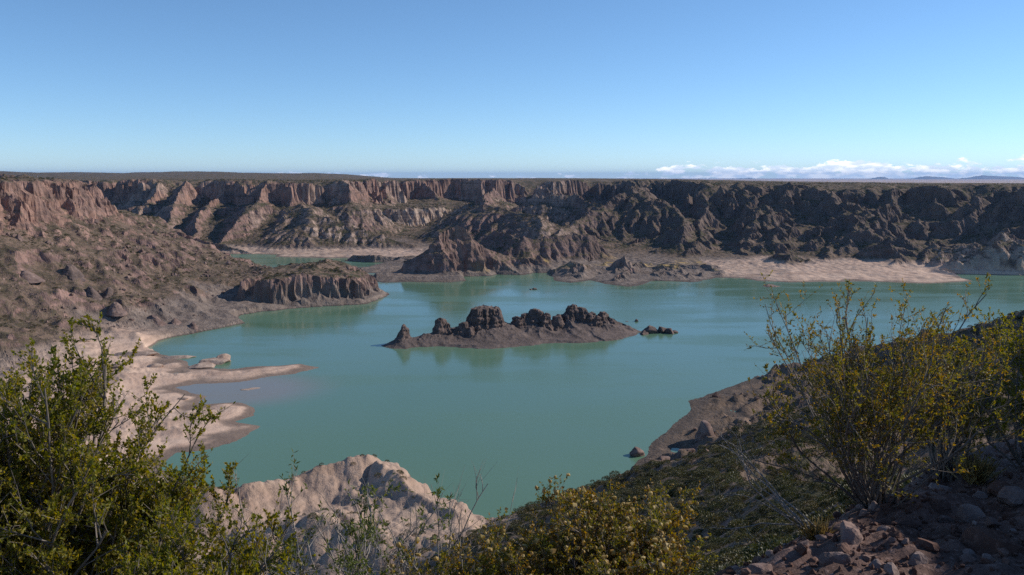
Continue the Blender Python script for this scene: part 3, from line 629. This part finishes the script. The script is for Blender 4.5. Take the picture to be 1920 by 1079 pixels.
# outcrops on the drained flats
for px, py, s, rz, lab in [(228,697,(8,4.5,2.6),.2,'dark undercut outcrop on the pale sand flat, nearest the bush'),(290,694,(4.5,3,2.2),.6,'small red outcrop on the sand flat beside the dark undercut one'),(165,690,(6,4,1.8),.1,'low brown ledge at the left edge of the sand flat'),
        (250,672,(13,6,2.0),.15,'long layered ledge across the back of the sand flat'),(330,672,(10,5,1.6),.3,'thin layered ledge running out to the water from the sand flat'),(155,660,(6,4,1.5),.5,'small dark ledge at the foot of the left bank slope'),(345,752,(2.6,2,1.1),.4,'lone small stone block on the lower mud flat')]:
    x, y = wat(px, py); rock_at('rock_outcrop', BM[px % 4].copy(), (x, y, hz(x, y) + .1), s, (0, 0, rz), PINK, lab, 'outcrop')
def pinnacle_mesh(seed, n=28, rows=22):
    rn = np.random.RandomState(seed); V = []; top = rn.uniform(.12, .3); lx, ly = rn.uniform(-.2, .2, 2)
    for j in range(rows):
        u = j / (rows - 1); z = u * 1.9 - .7
        for i in range(n):
            a = i / n * 2 * np.pi; c, d = np.cos(a), np.sin(a)
            r = (1.05 * (1 - u ** 1.6) * (.8 + .2 * (1 - u)) + top) * (1 + .26 * float(pn3([c * 1.5 + seed], [d * 1.5], [z * .8], 3)[0]) + .10 * float(pn3([c * 4], [d * 4 + seed], [z * 2.], 4)[0])) + .035 * float(pn2([z * 6.0 + seed], [c * .6], 6)[0])
            V.append((c * r * .62 + lx * u, d * r * 1.15 + ly * u, (z + .7) * (1 - .30 * (d * r + 1)) - .7))
    V.append((lx, ly, .62)); F = []
    for j in range(rows - 1):
        for i in range(n): F.append((j * n + i, j * n + (i + 1) % n, (j + 1) * n + (i + 1) % n, (j + 1) * n + i))
    t = len(V) - 1
    for i in range(n): F.append(((rows - 1) * n + i, (rows - 1) * n + (i + 1) % n, t, t))
    me = bpy.data.meshes.new('pinnacle'); me.from_pydata(V, [], [tuple(dict.fromkeys(f)) for f in F])
    return me
# towers on the left bank
for k, (px, py, Y, s, lab) in enumerate([(140,592,585,(7,6,11),'tall dark pinnacle high on the left bank above its neighbours'),(178,612,560,(5,5,9),'narrow pinnacle on the left bank beside the tall one'),(205,606,568,(4,4,8),'blocky pinnacle in the middle of the left bank row'),
        (222,622,545,(5.5,5,7),'broad low pinnacle on the left bank above the bay'),(290,618,552,(5,4.5,6),'small pinnacle near the water on the left bank'),(330,615,556,(4,4,5.5),'stubby pinnacle by the waterline of the left bank'),(362,617,552,(3,3,4.6),'smallest pinnacle by the little point of the left bank'),(60,622,560,(8,6,7),'wide dark crag at the left edge of the bank')]):
    x, y, _ = at(px, py, Y); rock_at('rock_pinnacle', pinnacle_mesh(k), (x, y, hz(x, y) + s[2] * .1), (s[0] * 1.5, s[1] * 1.9, s[2] * .72), (0, 0, math.pi + .5 + .25 * math.sin(k * 2.1)), TUFF if k < 3 else BOULDER, lab, 'pinnacle')
# ------------------------------------------------------------------ vegetation
def leaf_material(name, c1, c2, c3, trans=.35, scale=9.0):
    m, t, b = newmat(name)
    g = N(t, 'ShaderNodeNewGeometry'); oi = N(t, 'ShaderNodeObjectInfo')
    rnd = g.outputs['Random Per Island']; a = noise(t, g.outputs['Position'], scale, 3, .6)
    c = mixc(t, rnd, c1, c2); c = mixc(t, maprange(t, mathn(t, 'ADD', a, mathn(t, 'MULTIPLY', rnd, .25)), .58, .78), c, c3)
    t.links.new(c, b.inputs['Base Color']); b.inputs['Roughness'].default_value = .5; b.inputs['Specular IOR Level'].default_value = .35
    tr = N(t, 'ShaderNodeBsdfTranslucent'); hs = N(t, 'ShaderNodeHueSaturation', i_Saturation=1.15, i_Value=1.5); t.links.new(c, hs.inputs['Color']); t.links.new(hs.outputs[0], tr.inputs[0])
    mx = N(t, 'ShaderNodeMixShader', i_0=trans); t.links.new(b.outputs[0], mx.inputs[1]); t.links.new(tr.outputs[0], mx.inputs[2])
    t.links.new(mx.outputs[0], t.nodes['Material Output'].inputs[0]); return m
def bark_material(name, c1, c2):
    m, t, b = newmat(name); P = N(t, 'ShaderNodeTexCoord').outputs['Object']
    t.links.new(mixc(t, noise(t, P, 30, 4), c1, c2), b.inputs['Base Color']); b.inputs['Roughness'].default_value = .8; return m
LEAF_L = leaf_material('creosote_leaf', (.12, .128, .015), (.225, .205, .024), (.28, .21, .024), .5)
LEAF_R = leaf_material('yellowing_leaf', (.11, .108, .018), (.20, .17, .03), (.27, .16, .03), .5)
LEAF_M = leaf_material('fresh_leaf', (.075, .10, .022), (.14, .155, .035), (.12, .13, .03), .4)
SEED = leaf_material('seed_fluff', (.42, .30, .09), (.56, .43, .19), (.34, .21, .06), .3, 20)
BARK = bark_material('grey_bark', (.085, .068, .056), (.22, .185, .155))
TWIG = bark_material('dry_twig', (.16, .135, .115), (.36, .32, .28))
def tubes(paths, sides=3):
    """paths: list of (points (n,3), radii (n,)) -> vertices, faces"""
    V, F, o = [], [], 0
    for P, r in paths:
        P = np.asarray(P, float); n = len(P)
        T = np.gradient(P, axis=0); T /= np.linalg.norm(T, axis=1)[:, None] + 1e-9
        up = np.where(np.abs(T[:, 2:3]) > .9, [[1., 0, 0]], [[0, 0, 1.]])
        A = np.cross(T, up); A /= np.linalg.norm(A, axis=1)[:, None] + 1e-9; B = np.cross(T, A)
        for k in range(sides):
            a = 2 * np.pi * k / sides
            V.append(P + (A * math.cos(a) + B * math.sin(a)) * np.asarray(r)[:, None])
        for k in range(sides):
            k2 = (k + 1) % sides; i = np.arange(n - 1)
            F.append(np.stack([o + k * n + i, o + k2 * n + i, o + k2 * n + i + 1, o + k * n + i + 1], 1))
        o += n * sides
    return np.concatenate(V), np.concatenate(F)
def leaves(P, D, L, W, rn):
    """folded lance-shaped leaves at points P along directions D"""
    n = len(P); D = D / (np.linalg.norm(D, axis=1)[:, None] + 1e-9)
    S = np.cross(D, rn.normal(size=(n, 3))); S /= np.linalg.norm(S, axis=1)[:, None] + 1e-9; U = np.cross(D, S)
    L = np.asarray(L)[:, None]; W = np.asarray(W)[:, None]; bend = U * L * .12
    V = np.stack([P, P + D * L * .45 + S * W - bend * .6, P + D * L, P + D * L * .45 - S * W - bend * .6, ], 1).reshape(-1, 3)
    i = np.arange(n) * 4
    F = np.concatenate([np.stack([i, i + 1, i + 2], 1), np.stack([i, i + 2, i + 3], 1)])
    return V, F
def path(rn, p0, d0, length, n, wob, lift):
    p = np.array(p0, float); d = np.array(d0, float); d /= np.linalg.norm(d); P = [p.copy()]
    for k in range(n):
        d = d + rn.normal(size=3) * wob + np.array([0, 0, lift]); d /= np.linalg.norm(d); p = p + d * length / n; P.append(p.copy())
    return np.array(P)
def multipath(rn, p, d, length, n, wob, lift):
    d = d / np.linalg.norm(d, axis=1)[:, None]; out = [p]
    for k in range(n):
        d = d + rn.normal(size=d.shape) * wob + np.array([0, 0, lift]); d = d / np.linalg.norm(d, axis=1)[:, None]; p = p + d * (np.asarray(length) / n)[:, None]; out.append(p)
    return np.stack(out, 1)
def multitube(P, r, sides=3):
    m, n, _ = P.shape; T = np.gradient(P, axis=1); T /= np.linalg.norm(T, axis=2)[..., None] + 1e-9
    A = np.cross(T, np.where(np.abs(T[..., 2:3]) > .9, [1., 0, 0], [0, 0, 1.])); A /= np.linalg.norm(A, axis=2)[..., None] + 1e-9; B = np.cross(T, A)
    V = np.stack([P + (A * math.cos(2 * np.pi * k / sides) + B * math.sin(2 * np.pi * k / sides)) * np.asarray(r)[None, :, None] for k in range(sides)], 1)
    i = np.arange(n - 1); F = np.concatenate([np.stack([k * n + i, (k + 1) % sides * n + i, (k + 1) % sides * n + i + 1, k * n + i + 1], 1) for k in range(sides)])
    return V.reshape(-1, 3), (F[None] + (np.arange(m) * sides * n)[:, None, None]).reshape(-1, 4)
def shrub(name, label, base, rn, stems, height, spread, lean=(0, 0), leafmat=None, barkmat=None, leaf=(.013, .0028), per_twig=9, twigs=5, branches=8, start=.35,
          bare=0.0, seeds=0, lift=.06, wob=.16, group=None, tip=.12, thick=.010, red=0, cat='shrub', leaf_from=0.0):
    root = link(name, None, label=label, cat=cat, group=group); root.location = base
    LP, LD = [], []; SP_ = []
    for s in range(stems):
        a = rn.uniform(0, 2 * np.pi); tilt = spread * math.sqrt(rn.uniform(.02, 1))
        d = np.array([math.cos(a) * math.sin(tilt) + lean[0], math.sin(a) * math.sin(tilt) * .8 + lean[1], math.cos(tilt)])
        Ls = height * rn.uniform(.72, 1.12) / max(.75, d[2] / np.linalg.norm(d)) * (.75 + .25 * math.cos(tilt))
        P = path(rn, (rn.normal() * .05, rn.normal() * .05, -.05), d, Ls, 10, wob, lift)
        th = thick * rn.uniform(.7, 1.25)
        paths5 = [(P, np.linspace(th, th * .3, len(P)))]
        isbare = rn.rand() < bare
        t = rn.uniform(start, .97, branches); i = (t * 10).astype(int); f = (t * 10 - i)[:, None]; tang = P[i + 1] - P[i]; q = P[i] + tang * f
        tang = tang / np.linalg.norm(tang, axis=1)[:, None]
        B = multipath(rn, q, tang + rn.normal(size=(branches, 3)) * .55 + np.array([0, 0, .12]), height * rn.uniform(.16, .36, branches) * (1.15 - .45 * t), 6, wob * 1.1, lift)
        bi = np.repeat(np.arange(branches), twigs); m = len(bi); u = rn.uniform(.25, 1.0, m) * 6; k = np.minimum(u.astype(int), 5); seg = B[bi, k + 1] - B[bi, k]
        Wp = multipath(rn, B[bi, k] + seg * (u - k)[:, None], seg / np.linalg.norm(seg, axis=1)[:, None] + rn.normal(size=(m, 3)) * .6 + np.array([0, 0, .2]), tip * rn.uniform(.6, 1.4, m), 3, wob, .05)
        if not isbare:
            ok = np.nonzero(Wp[:, -1, 2] >= leaf_from * height)[0]; li = np.repeat(ok, rn.poisson(per_twig * rn.gamma(4, .25, len(ok)))); v = rn.rand(len(li)) ** .7 * 3; k3 = np.minimum(v.astype(int), 2); sg = Wp[li, k3 + 1] - Wp[li, k3]
            LP.append(Wp[li, k3] + sg * (v - k3)[:, None]); LD.append(sg / .04 * .55 + rn.normal(size=(len(li), 3)) * .62 + np.array([0, 0, .25]))
            if seeds: SP_.append(Wp[ok[rn.rand(len(ok)) < seeds], -1])
        v5, f5 = tubes(paths5, 5); va, fa = multitube(B[:, ::2], np.linspace(th * .38, th * .14, 4)); vb, fb = multitube(Wp[:, ::3], np.array([th * .16, th * .06]))
        v3 = np.concatenate([va, vb]); f3 = np.concatenate([fa, fb + len(va)])
        link('stem', mesh_np('stem', np.concatenate([v5, v3]), np.concatenate([f5, f3 + len(v5)])), barkmat, root)
    if LP:
        LP = np.concatenate(LP); LD = np.concatenate(LD); n = len(LP)
        v, f = leaves(LP, LD, leaf[0] * rn.uniform(.6, 1.3, n), leaf[1] * rn.uniform(.7, 1.3, n), rn)
        link('foliage', mesh_np('foliage', v, f, False), leafmat, root, kind='stuff')
    if SP_:
        SP_ = np.concatenate(SP_); V0, F0 = ico(1); n = len(SP_); r = rn.uniform(.0055, .0115, n)
        V = (V0[None] * r[:, None, None] * (1 + .35 * rn.normal(size=(n, len(V0), 1))) + SP_[:, None]).reshape(-1, 3)
        link('seed_heads', mesh_np('seed_heads', V, (F0[None] + (np.arange(n) * len(V0))[:, None, None]).reshape(-1, 3), False), SEED, root, kind='stuff')
    return root
def ico(sub_):
    bm = bmesh.new(); bmesh.ops.create_icosphere(bm, subdivisions=sub_, radius=1.0)
    V = np.array([v.co[:] for v in bm.verts]); F = np.array([[v.index for v in f.verts] for f in bm.faces]); bm.free(); return V, F
def G(px, py, Y):
    x = (px - 960) / FPX * Y * 1.0; return (x, Y, ground_z(x, Y))
RN = np.random.RandomState
shrub('creosote_bush', 'tall green creosote bush filling the left edge of the foreground', (-2.0, 3.1, ground_z(-2.0, 3.1)), RN(1), 66, 1.14, .60, (.0, 0), LEAF_L, BARK, (.0165, .0050), 15, 9, 13, .16, tip=.085, wob=.11)
shrub('creosote_bush', 'shorter green creosote bush leaning right beside the tall left one', (-1.62, 3.3, ground_z(-1.62, 3.3)), RN(2), 56, .84, .50, (.0, 0), LEAF_L, BARK, (.0160, .0050), 15, 9, 13, .16, tip=.08, wob=.11)
shrub('creosote_bush', 'low green creosote growth at the bottom left, under the taller bushes', (-1.22, 2.9, ground_z(-1.22, 2.9)), RN(3), 32, .60, .75, (.0, 0), LEAF_L, BARK, (.0160, .0048), 14, 8, 12, .16, tip=.08)
shrub('sparse_bush', 'sparse half bare bush with fresh leaf tufts left of the seeding bush', (-.72, 3.3, ground_z(-.72, 3.3)), RN(4), 22, .66, .70, (0, 0), LEAF_M, TWIG, (.026, .0040), 8, 4, 6, .45, bare=.55, tip=.08, thick=.006, leaf_from=.4)
shrub('dry_bush', 'leafless grey dry twigs rising in front of the pink knoll', (-.33, 3.6, ground_z(-.33, 3.6)), RN(5), 18, .66, .55, (0, 0), LEAF_M, TWIG, (.02, .003), 4, 2, 4, .4, bare=.93, tip=.10, thick=.005, leaf_from=.5)
shrub('seeding_bush', 'bush covered in fluffy pale yellow seed heads at the bottom centre', (.36, 3.4, ground_z(.36, 3.4)), RN(6), 40, .49, 1.0, (.02, 0), LEAF_R, BARK, (.0135, .0038), 13, 7, 11, .3, seeds=.34, tip=.07, thick=.006)
shrub('seeding_bush', 'smaller seed covered bush left of the larger seeding one', (-.08, 3.2, ground_z(-.08, 3.2)), RN(16), 24, .40, .9, (0, 0), LEAF_R, BARK, (.0135, .0038), 12, 6, 9, .35, seeds=.3, tip=.07, thick=.005)
shrub('leafy_bush', 'large open bush with yellowing leaves leaning over the lake on the right', (2.62, 5.9, ground_z(2.62, 5.9)), RN(7), 46, 1.36, .78, (-.28, 0), LEAF_R, BARK, (.025, .0054), 9, 5, 9, .32, tip=.12, thick=.010, lift=.07, leaf_from=.05)
shrub('leafy_bush', 'green bush behind and right of the large yellowing bush', (3.62, 6.9, ground_z(3.62, 6.9)), RN(8), 18, 1.22, .45, (0, 0), LEAF_R, BARK, (.027, .0060), 9, 5, 8, .3, tip=.12, thick=.011)
shrub('leafy_bush', 'green bush cut by the right edge above the stony bank', (4.35, 6.9, ground_z(4.35, 6.9)), RN(9), 18, 1.1, .6, (-.05, 0), LEAF_L, BARK, (.026, .0060), 13, 6, 9, .25, tip=.12)
shrub('dry_branch', 'fallen pale dry branch lying on the slope below the large bush', (1.95, 5.3, ground_z(1.95, 5.3) + .12), RN(10), 7, .62, .35, (-1.6, -.1), LEAF_R, TWIG, (.02, .004), 1, 2, 4, .3, bare=1.0, lift=-.01, thick=.007, cat='branch')
def tuft(label, base, n, h, spread, mat, seed):
    rn = RN(seed); P = np.zeros((n, 3)); P[:, :2] = rn.normal(size=(n, 2)) * .03
    D = np.stack([rn.normal(size=n) * spread, rn.normal(size=n) * spread, np.ones(n)], 1)
    v, f = leaves(P, D, h * rn.uniform(.5, 1.1, n), np.full(n, .0022), rn)
    o = link('grass_tuft', mesh_np('grass_tuft', v, f, False), mat, label=label, cat='grass'); o.location = base
STRAW = leaf_material('dry_grass', (.30, .22, .09), (.40, .31, .14), (.25, .17, .06), .3)
tuft('tuft of dry yellow grass at the top of the stony bank', G(1862, 870, 6.6), 260, .26, .45, STRAW, 1)
tuft('small dry grass tuft between stones below the leafy bush', G(1560, 985, 5.2), 160, .18, .5, STRAW, 2)
# stones of the near bank
SM = [boulder_mesh(20 + k, 2, 12, (1, .85, .7), .22) for k in range(7)]
for m_ in SM: m_.materials.append(STONE)
rn = RN(31); placed = []
BIG = [((1900,930,4.9),.21,'largest stone of the near bank, half buried at the right edge'),((1625,985,4.9),.14,'rounded red stone at the foot of the large leafy bush'),((1600,1000,4.6),.12,'flat red stone in front of the rounded one below the bush'),
       ((1790,905,5.8),.12,'squared stone on the crest of the near bank'),((1740,930,5.5),.11,'stone on the bank crest beside the base of the leafy bush'),((1380,930,24.0),.75,'grey boulder among dark shrubs on the slope below the bank'),
       ((1340,1000,13.2),.34,'pale stone on the shrub slope nearest the seeding bush')]
for (px, py, Y), s_, lab in BIG:
    x = (px - 960) / FPX * Y; z = ground_z(x, Y)
    o = rock_at('stone', boulder_mesh(int(px), 3, 16, (1, .8, .8), .22), (x, Y, z + s_ * .25), (s_, s_, s_), (rn.uniform(-.3, .3), 0, px), STONE, lab, 'stone'); placed.append((x, Y, s_))
cnt = 0
while cnt < 280:
    Y = rn.uniform(3.2, 9.5); x = (rn.uniform(1330, 1960) - 960) / FPX * Y
    dd = poly_sd(np.array([x], np.float32), np.array([Y], np.float32), BENCH)[0]
    if dd < -1.2: continue
    s_ = min(.12, .020 + .030 * rn.exponential()) 
    if any((x - a) ** 2 + (Y - b) ** 2 < (s_ + c) ** 2 * .6 for a, b, c in placed): continue
    placed.append((x, Y, s_)); cnt += 1
    o = link('stone', SM[rn.randint(7)], None, label=('pebble sized' if s_ < .05 else 'fist sized' if s_ < .085 else 'large angular') + ' reddish stone ' + ('on the bank below the base of the leafy bush' if x / Y < .40 else 'on the bank under the green bush behind' if Y > 6.2 else 'near the bottom right corner of the bank'), cat='stone', group='loose stones of the near bank')
    o.location = (x, Y, ground_z(x, Y) + s_ * .2); o.scale = (s_ * rn.uniform(.8, 1.3), s_, s_ * rn.uniform(.7, 1.1)); o.rotation_euler = tuple(rn.uniform(-.5, .5, 2)) + (rn.uniform(0, 6.3),)
def gravel():
    rn = RN(77); V0, F0 = ico(1); n = 3600; Y = rn.uniform(2.6, 9, n); x = (rn.uniform(1250, 2000, n) - 960) / FPX * Y
    ok = poly_sd(x.astype(np.float32), Y.astype(np.float32), BENCH) > -1.5; x, Y = x[ok], Y[ok]; n = len(x)
    z = near_ground(x.astype(np.float32), Y.astype(np.float32)); r = np.clip(rn.lognormal(-4.45, .5, n), .004, .03)
    V = V0[None] * (1 + .30 * rn.normal(size=(n, len(V0), 1))) * (r[:, None] * rn.uniform(.6, 1.3, (n, 3)))[:, None] + np.stack([x, Y, z + r * .2], 1)[:, None]
    link('gravel', mesh_np('gravel', V.reshape(-1, 3), (F0[None] + (np.arange(n) * len(V0))[:, None, None]).reshape(-1, 3), False), STONE, kind='stuff', label='loose reddish gravel covering the near bank', cat='gravel')
gravel()
# shrubs of the near slope
def clump_mesh(seed, n=2200, ls=.5):
    rn = RN(seed); D = rn.normal(size=(n, 3)); D[:, 2] = np.abs(D[:, 2]); D /= np.linalg.norm(D, axis=1)[:, None]
    lob = 1 + .28 * pn3(D[:, 0] * 1.8 + seed, D[:, 1] * 1.8, D[:, 2] * 1.8, seed)
    P = D * (rn.uniform(.55, 1.0, n) ** .5 * lob)[:, None] * np.array([1, 1, .78])
    v, f = leaves(P, D * .8 + rn.normal(size=(n, 3)) * .7, rn.uniform(.14, .30, n) * ls, rn.uniform(.035, .07, n) * ls * 1.15, rn)
    return mesh_np('clump', v, f, False)
SCRUB = leaf_material('scrub_leaf', (.032, .040, .012), (.068, .070, .020), (.10, .085, .026), .25, .6)
SCRUB2 = leaf_material('olive_scrub_leaf', (.045, .046, .016), (.085, .08, .028), (.11, .085, .03), .2, .6)
CL = [clump_mesh(40 + k) for k in range(8)]
for k, m_ in enumerate(CL): m_.materials.append(SCRUB if k % 3 else SCRUB2)
def visible(x, y, z):
    t = np.linspace(.04, .985, 40)[None]; X = x[:, None] * t; Y = y[:, None] * t; Z = 100 + (z[:, None] - 100) * t
    H = land(X.ravel(), Y.ravel())[0].reshape(X.shape); H = np.where(np.hypot(X, Y) < 2, 0, H); return (H < Z).all(1)
def slope_shrubs():
    rn = RN(51); n = 3800; r = np.exp(rn.uniform(np.log(11), np.log(330), n)); px = rn.uniform(1130, 1960, n); az = np.arctan((px - 960) / FPX * 1.0)
    x = r * np.sin(az); y = r * np.cos(az); z, sh, _, _ = height(x.astype(np.float32), y.astype(np.float32))
    ok = (z > 9 + 5 * rn.rand(n)) & (poly_sd(x, y, BENCH) < -1.6); x, y, z, r = x[ok], y[ok], z[ok], r[ok]
    vis = visible(x, y, z + .7); x, y, z, r = x[vis], y[vis], z[vis], r[vis]
    size = np.clip(rn.lognormal(-.38, .38, len(x)), .3, 1.3); keep = []
    for i in range(len(x)):
        if all((x[i] - x[j]) ** 2 + (y[i] - y[j]) ** 2 > (.75 * (size[i] + size[j])) ** 2 for j in keep): keep.append(i)
    keep.sort(key=lambda i: -size[i] / r[i])
    for c, i in enumerate(keep[:290]):
        q = rn.randint(8)
        o = link('low_shrub', CL[q], None, label=('dark green' if q % 3 else 'olive') + (' large' if size[i] > .62 else ' small') + ' low shrub ' + ('on the slope just below the stony bank' if r[i] < 28 else 'halfway down the slope to the right shore' if r[i] < 90 else 'on the far lower slope above the right shore'), cat='shrub', group='low shrubs on the near slope')
        o.location = (x[i], y[i], z[i] - .08 * size[i]); o.scale = (size[i], size[i], size[i] * rn.uniform(.75, 1.1)); o.rotation_euler = (0, 0, rn.uniform(0, 6.3))
    return [(x[i], y[i], z[i], size[i]) for i in keep[290:]]
rest = slope_shrubs()
# scrub too far off or too dense to count: one object of instanced clumps
def scrub():
    rn = RN(61)
    w = (scrubm * sstep(.62, .82, NV[..., 2]) * (RR > 14) * (RR < 1700) * (np.abs(AA) < R(38)) * (1 - knoll * .8))
    w = w * np.where(RR < 420, .5 + .5 * sstep(-.2, .3, fbm2(TX / 20, TY / 20, 3, 183)), .08 + .92 * sstep(-.1, .4, fbm2(TX / 42, TY / 42, 4, 181, .65)))
    area = np.abs(np.gradient(RR, axis=0)) * RR * np.abs(np.gradient(AA, axis=1))
    dens = np.where(RR < 90, .3, np.where(RR < 420, .5, np.where(TX < -60, .13, .065))) * np.where(RR > 1000, .6, 1)
    lam = (w * area * dens); m = rn.poisson(np.clip(lam, 0, 3)); idx = np.repeat(np.arange(m.size), m.ravel())
    P = VV[idx] + np.concatenate([rn.normal(size=(len(idx), 2)) * .6, np.zeros((len(idx), 1))], 1)
    rr = np.hypot(P[:, 0], P[:, 1]); sz = np.clip(rn.lognormal(-.35, .4, len(idx)), .3, 1.6)
    sz = np.where(rr < 90, sz * .6, sz)
    if rest: P = np.concatenate([P, np.array([q[:3] for q in rest])]); sz = np.concatenate([sz, [q[3] for q in rest]])
    print('scrub', len(P))
    me = bpy.data.meshes.new('scrub'); me.vertices.add(len(P)); me.vertices.foreach_set('co', P.astype(np.float32).ravel())
    me.attributes.new('size', 'FLOAT', 'POINT').data.foreach_set('value', sz.astype(np.float32))
    o = link('scrub', me, None, kind='stuff', label='countless low dark scrub dotted over the canyon slopes', cat='scrub')
    protos = bpy.data.collections.new('scrub_clumps')
    for k in range(5):
        pm = clump_mesh(70 + k, 420, .62); V_ = np.zeros(len(pm.vertices) * 3, np.float32); pm.vertices.foreach_get('co', V_); V_ = V_.reshape(-1, 4, 3)
        c_ = V_[:, :1]; V_ = c_ + (V_ - c_) * 1.35; pm.vertices.foreach_set('co', V_.ravel()); pm.materials.append(SCRUB if k % 2 else SCRUB2)
        protos.objects.link(bpy.data.objects.new('scrub_clump', pm))
    g = bpy.data.node_groups.new('scrub_scatter', 'GeometryNodeTree'); g.interface.new_socket('Geometry', in_out='INPUT', socket_type='NodeSocketGeometry'); g.interface.new_socket('Geometry', in_out='OUTPUT', socket_type='NodeSocketGeometry')
    gi = g.nodes.new('NodeGroupInput'); go = g.nodes.new('NodeGroupOutput'); ip = g.nodes.new('GeometryNodeInstanceOnPoints'); ci = g.nodes.new('GeometryNodeCollectionInfo')
    ci.inputs['Collection'].default_value = protos; ci.inputs['Separate Children'].default_value = True; ci.inputs['Reset Children'].default_value = True
    na = g.nodes.new('GeometryNodeInputNamedAttribute'); na.data_type = 'FLOAT'; na.inputs['Name'].default_value = 'size'
    rv = g.nodes.new('FunctionNodeRandomValue'); rv.data_type = 'FLOAT_VECTOR'; rv.inputs[0].default_value = (0, 0, 0); rv.inputs[1].default_value = (.2, .2, 6.28)
    mp = g.nodes.new('GeometryNodeMeshToPoints'); g.links.new(gi.outputs[0], mp.inputs[0]); g.links.new(mp.outputs[0], ip.inputs['Points'])
    g.links.new(ci.outputs[0], ip.inputs['Instance']); ip.inputs['Pick Instance'].default_value = True
    g.links.new(rv.outputs[0], ip.inputs['Rotation']); g.links.new(na.outputs[0], ip.inputs['Scale']); g.links.new(ip.outputs[0], go.inputs[0])
    o.modifiers.new('scatter', 'NODES').node_group = g
scrub()
def bank_rocks():
    rn = RN(91); w = sstep(-190, -230, TX) * sstep(900, 840, TY) * sstep(470, 520, TY) * (TZ > 5) * (TZ < 80)
    area = np.abs(np.gradient(RR, axis=0)) * RR * np.abs(np.gradient(AA, axis=1)); m = rn.poisson(np.clip(w * area * .028 * sstep(-.2, .5, fbm2(TX / 50, TY / 50, 3, 195)), 0, 2)); idx = np.repeat(np.arange(m.size), m.ravel())
    V0, F0 = ico(1); n = len(idx); r = np.clip(rn.lognormal(-.35, .55, n), .3, 3.2)
    V = V0[None] * (1 + .28 * rn.normal(size=(n, len(V0), 1))) * (r[:, None] * rn.uniform(.7, 1.3, (n, 3)))[:, None] + VV[idx][:, None]
    link('scree_blocks', mesh_np('scree_blocks', V.reshape(-1, 3), (F0[None] + (np.arange(n) * len(V0))[:, None, None]).reshape(-1, 3), False), BOULDER, kind='stuff', label='fallen rock blocks littering the left bank slope', cat='rubble'); print('blocks', n)
bank_rocks()
def shore_rubble():
    rn = RN(93); w = rs_ * (TZ > .2); area = np.abs(np.gradient(RR, axis=0)) * RR * np.abs(np.gradient(AA, axis=1))
    m = rn.poisson(np.clip(w * area * .02, 0, 2)); idx = np.repeat(np.arange(m.size), m.ravel()); V0, F0 = ico(1); n = len(idx); r = np.clip(rn.lognormal(-.75, .6, n), .2, 2.2)
    Q = V0[None] * (1 + .28 * rn.normal(size=(n, len(V0), 1))) * (r[:, None] * rn.uniform(.7, 1.3, (n, 3)))[:, None] + VV[idx][:, None]
    link('shore_rubble', mesh_np('shore_rubble', Q.reshape(-1, 3), (F0[None] + (np.arange(n) * len(V0))[:, None, None]).reshape(-1, 3), False), BOULDER, kind='stuff', label='broken rock along the right shore below the shrubs', cat='rubble'); print('rubble', n)
shore_rubble()
# ------------------------------------------------------------------ haze
def haze():
    m = bpy.data.materials.new('haze'); m.use_nodes = True; t = m.node_tree; t.nodes.clear()
    v = N(t, 'ShaderNodeVolumePrincipled'); v.inputs['Density'].default_value = 1.8e-5; v.inputs['Color'].default_value = (.32, .57, 1.0, 1); v.inputs['Anisotropy'].default_value = .1
    o = N(t, 'ShaderNodeOutputMaterial'); t.links.new(v.outputs[0], o.inputs['Volume'])
    x, y0, y1, z0, z1 = 72000, -3000, 70000, -760, 420
    V = [(-x,y0,z0),(x,y0,z0),(x,y1,z0),(-x,y1,z0),(-x,y0,z1),(x,y0,z1),(x,y1,z1),(-x,y1,z1)]
    F = [(0,3,2,1),(4,5,6,7),(0,1,5,4),(1,2,6,5),(2,3,7,6),(3,0,4,7)]
    link('haze', mesh_np('haze', V, F, False), m, kind='stuff', label='thin blue haze over the distant plain', cat='haze')
haze()
#NEXT
